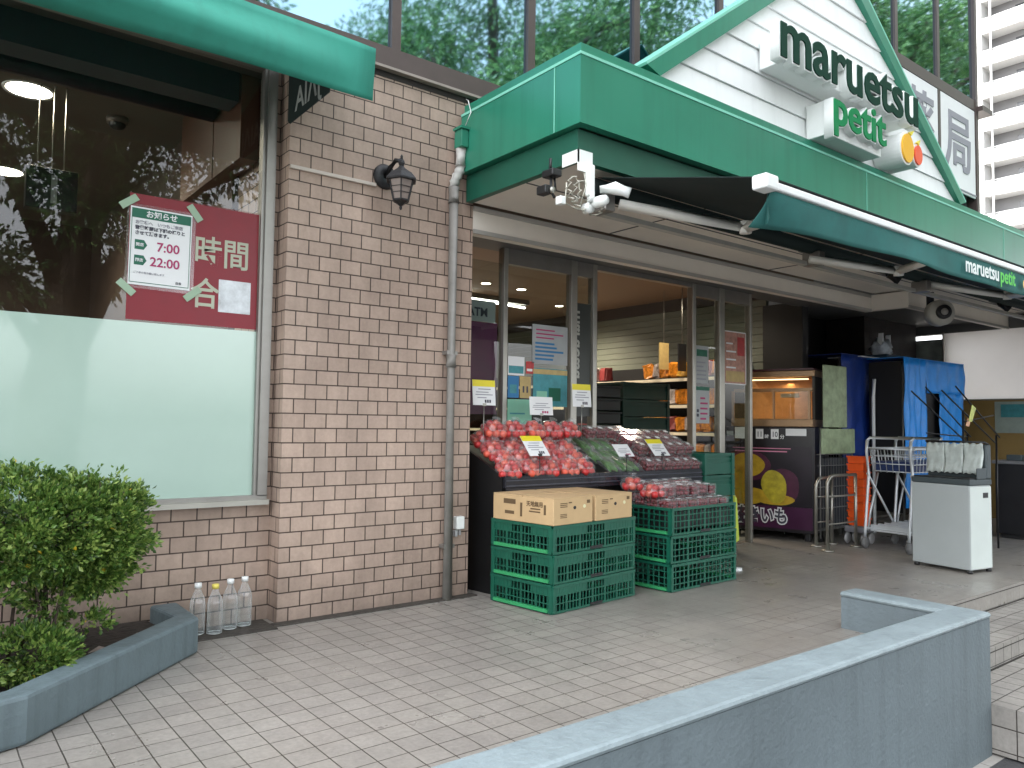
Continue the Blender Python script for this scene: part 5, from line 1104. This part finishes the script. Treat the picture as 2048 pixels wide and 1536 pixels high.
part('sheet', MB().box(9.392, 2.1, .93, 9.3985, 3.42, 1.27), mat('pale_teal_sheet', lin(.30, .36, .32), .5, var=.15), WPo)
part('print', MB().box(9.390, 3.0, 1.10, 9.3915, 3.36, 1.24).box(9.390, 2.4, .96, 9.3915, 2.9, 1.2), TEAL, WPo)

# ================================================================ BOTTLES
def bottle(capm, squat):
    t = thing('water_bottle', None, None); r = .033
    k = squat
    p = [(.003, .002), (r * .8, 0), (r, .008), (r, .045), (r * .95, .05), (r, .056), (r, .10 * k), (r * .95, .106 * k), (r, .112 * k), (r, .135 * k), (r * .85, .16 * k), (r * .5, .185 * k), (.012, .197 * k), (.012, .207 * k)]
    MB().lathe(p, (0, 0, 0), 20).build('bottle_body', BOTTLE, t)
    MB().lathe([(.003, .006), (r * .86, .006), (r * .92, .05), (r * .92, .11 * k), (.003, .1101 * k)], (0, 0, 0), 18).build('water', glass_mat('clear_water', (.97, .99, .99), 1.12, .02), t)
    MB().lathe([(.004, .205 * k), (.0155, .205 * k), (.0155, .225 * k), (.004, .226 * k)], (0, 0, 0), 16).build('cap', capm, t)
    MB().tube([(r * .96 * math.cos(a_), r * .96 * math.sin(a_), .004) for a_ in [2 * math.pi * i / 20 for i in range(21)]], .0016, 5, False).build('base_rim', mat('pale_plastic_rim', lin(.6, .63, .62), .2, var=0), t)
    return t
bw = bottle(WHITE, 1.0); by = bottle(mat('yellow_cap', lin(.72, .60, .12), .4, var=.05), .97)
GBt = 'water bottles standing by the wall'
for o, (x, y), lab in ((bw, (1.068, 3.625), 'clear white capped water bottle nearest the planter wall'), (by, (1.135, 3.595), 'clear yellow capped water bottle, second from the planter wall'), (None, (1.215, 3.635), 'clear white capped water bottle just right of the yellow capped one'), (None, (1.288, 3.655), 'clear white capped water bottle nearest the brick pillar')):
    if o is None: o = dup(bw, (0, 0, 0), random.uniform(0, 3))
    o.location = (x, y, .007); tag(o, lab, 'bottle', GBt)

# ================================================================ SHRUB
SB = thing('shrub', 'dense green shrub with small glossy leaves in the planter before the left window', 'shrub', (.30, 3.18, .07))
lobes = [((.30, 3.20, .58), (.38, .25, .20), 1.25), ((.54, 3.22, .55), (.23, .20, .20), .9), ((.04, 3.14, .56), (.26, .24, .17), .8), ((.58, 3.22, .42), (.12, .13, .11), .25), ((-.4, 3.1, .55), (.35, .3, .22), .6),
         ((.02, 3.02, .15), (.26, .16, .07), .28), ((.36, 3.08, .17), (.17, .14, .08), .20), ((.44, 3.20, .33), (.09, .09, .08), .06), ((.10, 3.05, .38), (.20, .14, .04), .08), ((.55, 3.22, .22), (.07, .07, .04), .03)]
P_, D_ = [], []
for c_, r_, w_ in lobes:
    for _k in range(int(330 * w_)):
        v = rng.normal(size=3); v /= np.linalg.norm(v); rad = rng.uniform(.45, 1.0) ** .5 * (1 + .10 * math.sin(9 * v[0] + 3 * c_[0]) * math.cos(8 * v[2]))
        q = np.array(c_) + v * rad * np.array(r_); n_ = int(rng.integers(26, 64)); sz_ = rng.uniform(.016, .032)
        if q[1] > 3.69: continue
        lv = rng.normal(size=(n_, 3)) * .55; P_.append(q + lv * sz_ * np.array([1.2, 1.2, .75]) + np.outer(rng.uniform(-1, 1, n_), v * sz_ * .5)); D_.append(lv + v * .9 + np.array([0, 0, .5]))
P_, D_ = np.concatenate(P_), np.concatenate(D_); _ok = P_[:, 1] < 3.715; P_, D_ = P_[_ok], D_[_ok]
rel(leaves('foliage', P_, D_, .0205, [LEAF, LEAFY], SB, .62), SB)
mb = MB()
for k in range(16):
    x0 = random.uniform(-.1, .5); y0 = random.uniform(3.05, 3.3); x1 = x0 + random.uniform(-.15, .15); 
    mb.tube([(x0, y0, .06), (x0 + (x1 - x0) * .3, y0 + .02, .25), (x1, y0 + random.uniform(-.08, .08), .62)], [.009, .006, .003], 6)
for k in range(22):
    x1 = random.uniform(-.1, .66); z1 = random.uniform(.66, .77); mb.tube([(x1, 3.2, .5), (x1 + random.uniform(-.04, .04), 3.2 + random.uniform(-.1, .1), z1)], [.003, .0015], 5)
part('stem', mb, BARK, SB)
# small sprigs above the crown
q = []; dq = []
for k in range(26):
    bx_, by_ = random.uniform(-.15, .66), random.uniform(3.02, 3.34); h_ = random.uniform(.02, .075)
    zt = .575 + .18 * math.sqrt(max(0, 1 - ((bx_ - .3) / .55) ** 2))
    for j in range(9): q.append((bx_ + random.uniform(-.012, .012), by_ + random.uniform(-.012, .012), zt + h_ * j / 9)); dq.append((random.uniform(-1, 1), random.uniform(-1, 1), random.uniform(.2, 1)))
rel(leaves('sprigs', np.array(q), np.array(dq), .024, LEAF, SB, .5), SB)['kind'] = 'stuff'
# fallen leaves and litter in the planter
for k, (x, y, s_) in enumerate(((.70, 3.33, .045), (.78, 3.42, .035), (.62, 3.30, .04))):
    mb = MB(); mb.prism([(-s_, 0, .002), (0, -s_ * .5, .012), (s_, .0, .004), (0, s_ * .6, .016)], (0, 0, .002))
    tag(mb.build('dry_leaf', mat('pale_dry_leaf', lin(.32, .25, .22), .8, var=.3, vscale=30), None, (x, y, .08)), ['pale dry leaf against the planter wall, middle of three', 'pale dry leaf nearest the bottles in the planter', 'pale dry leaf nearest the shrub in the planter'][k], 'leaf')

# ================================================================ TOWER BLOCK FAR RIGHT
TW = thing('apartment_tower', 'tall white apartment tower with rows of balconies far behind at the right', 'building', (74, 20, GZ))
X0, FH, NF = 70, 2.77, 22
part('tower_wall', MB().box(X0 + 1.6, -8, GZ, X0 + 14, 26.9, NF * FH), CONCG, TW)
part('end_wall', MB().box(X0 + .0, 25.95, GZ, X0 + 1.59, 26.95, NF * FH), CONC, TW)
for k in range(1, 19):
    z = 2.30 + k * FH - 4
    fl = part('balcony', MB().box(X0, -8, z - .15, X0 + 1.58, 25.94, z).box(X0 - .03, -8, z, X0 + .08, 25.94, z + .98).box(X0 - .02, -8, z + 1.08, X0 + .06, 25.94, z + 1.15), CONC, TW)
    for j in range(2): y_ = 24.2 - 5.2 * j; rel(MB().box(X0 + 1.55, y_ - 2.3, z + .05, X0 + 1.598, y_ - .3, z + 2.1).build('balcony_window', TGLASS, fl), fl)
for j, y_ in enumerate((19.9, 16.6, 12.4, 7.2, 2.0)): part('party_wall', MB().box(X0 - .02, y_ - .12, GZ, X0 + 1.56, y_ + .12, NF * FH), CONC, TW)
part('down_pipe', MB().tube([(X0 - .12, 25.2, GZ), (X0 - .12, 25.2, NF * FH)], .09, 8), mat('pale_pipe', lin(.65, .65, .64), .5, var=0), TW)

# ================================================================ STREET TREES (behind the camera, seen in the window reflections)
def street_tree(x, y, h, cr, tr, label, seed, nl=7000, ls=.30, lean=0):
    random.seed(seed); t = thing('street_tree', label, 'tree', (x, y, GZ), 0, 'street trees across the road, mirrored in the windows')
    mb = MB(); tips = []
    top = Vector((lean, 0, h * .55)); mb.tube([(0, 0, 0), (lean * .3, .05, h * .2), (lean * .7, 0, h * .4), top], [tr * 1.25, tr, tr * .85, tr * .6], 12)
    for k in range(13):
        a_ = k * 2.4 + seed; s_ = Vector((lean * .6, 0, h * (.22 + .025 * k))) if k < 8 else top
        e_ = s_ + Vector((math.cos(a_) * cr * random.uniform(.5, .85), math.sin(a_) * cr * random.uniform(.5, .85), h * random.uniform(.12, .38)))
        m_ = s_.lerp(e_, .5) + Vector((0, 0, h * .04)); mb.tube([s_, m_, e_], [tr * .45, tr * .28, tr * .1], 8); tips += [e_, m_]
        for q_ in range(3):
            f_ = e_ + Vector((random.uniform(-1, 1), random.uniform(-1, 1), random.uniform(-.3, .8))) * cr * .3; mb.tube([m_.lerp(e_, .6), f_], [tr * .14, tr * .04], 6); tips.append(f_)
    mb.build('trunk', BARK, t)
    P, D = [], []
    for tp in tips:
        n_ = nl // len(tips); v = rng.normal(size=(n_, 3)); v /= np.linalg.norm(v, axis=1, keepdims=True)
        P.append(np.array(tp) + v * (rng.uniform(.1, 1, n_) ** .6)[:, None] * cr * .27 * np.array([1, 1, .65])); D.append(v + rng.normal(size=(n_, 3)) * .6 - np.array([0, 0, .4]))
    leaves('crown', np.concatenate(P), np.concatenate(D), ls, LEAFT, t, .38)
    return t
street_tree(1.5, -5.2, 8.8, 3.1, .42, 'leaning street tree with thick trunk mirrored in the left window', 3, 26000, .16, .5)
street_tree(10.2, -6.5, 13.5, 4.1, .38, 'tall leafy street tree mirrored above the canopy corner', 5, 52000, .15)
street_tree(15.5, -7.5, 14.5, 4.4, .40, 'broad street tree mirrored left of the gable', 8, 52000, .16)
street_tree(27, -6, 19, 5.0, .45, 'far street tree mirrored in the windows right of the gable', 11, 36000, .24)
street_tree(37, -9, 24, 6.5, .45, 'farthest street tree mirrored beside the corner window', 14, 30000, .32)
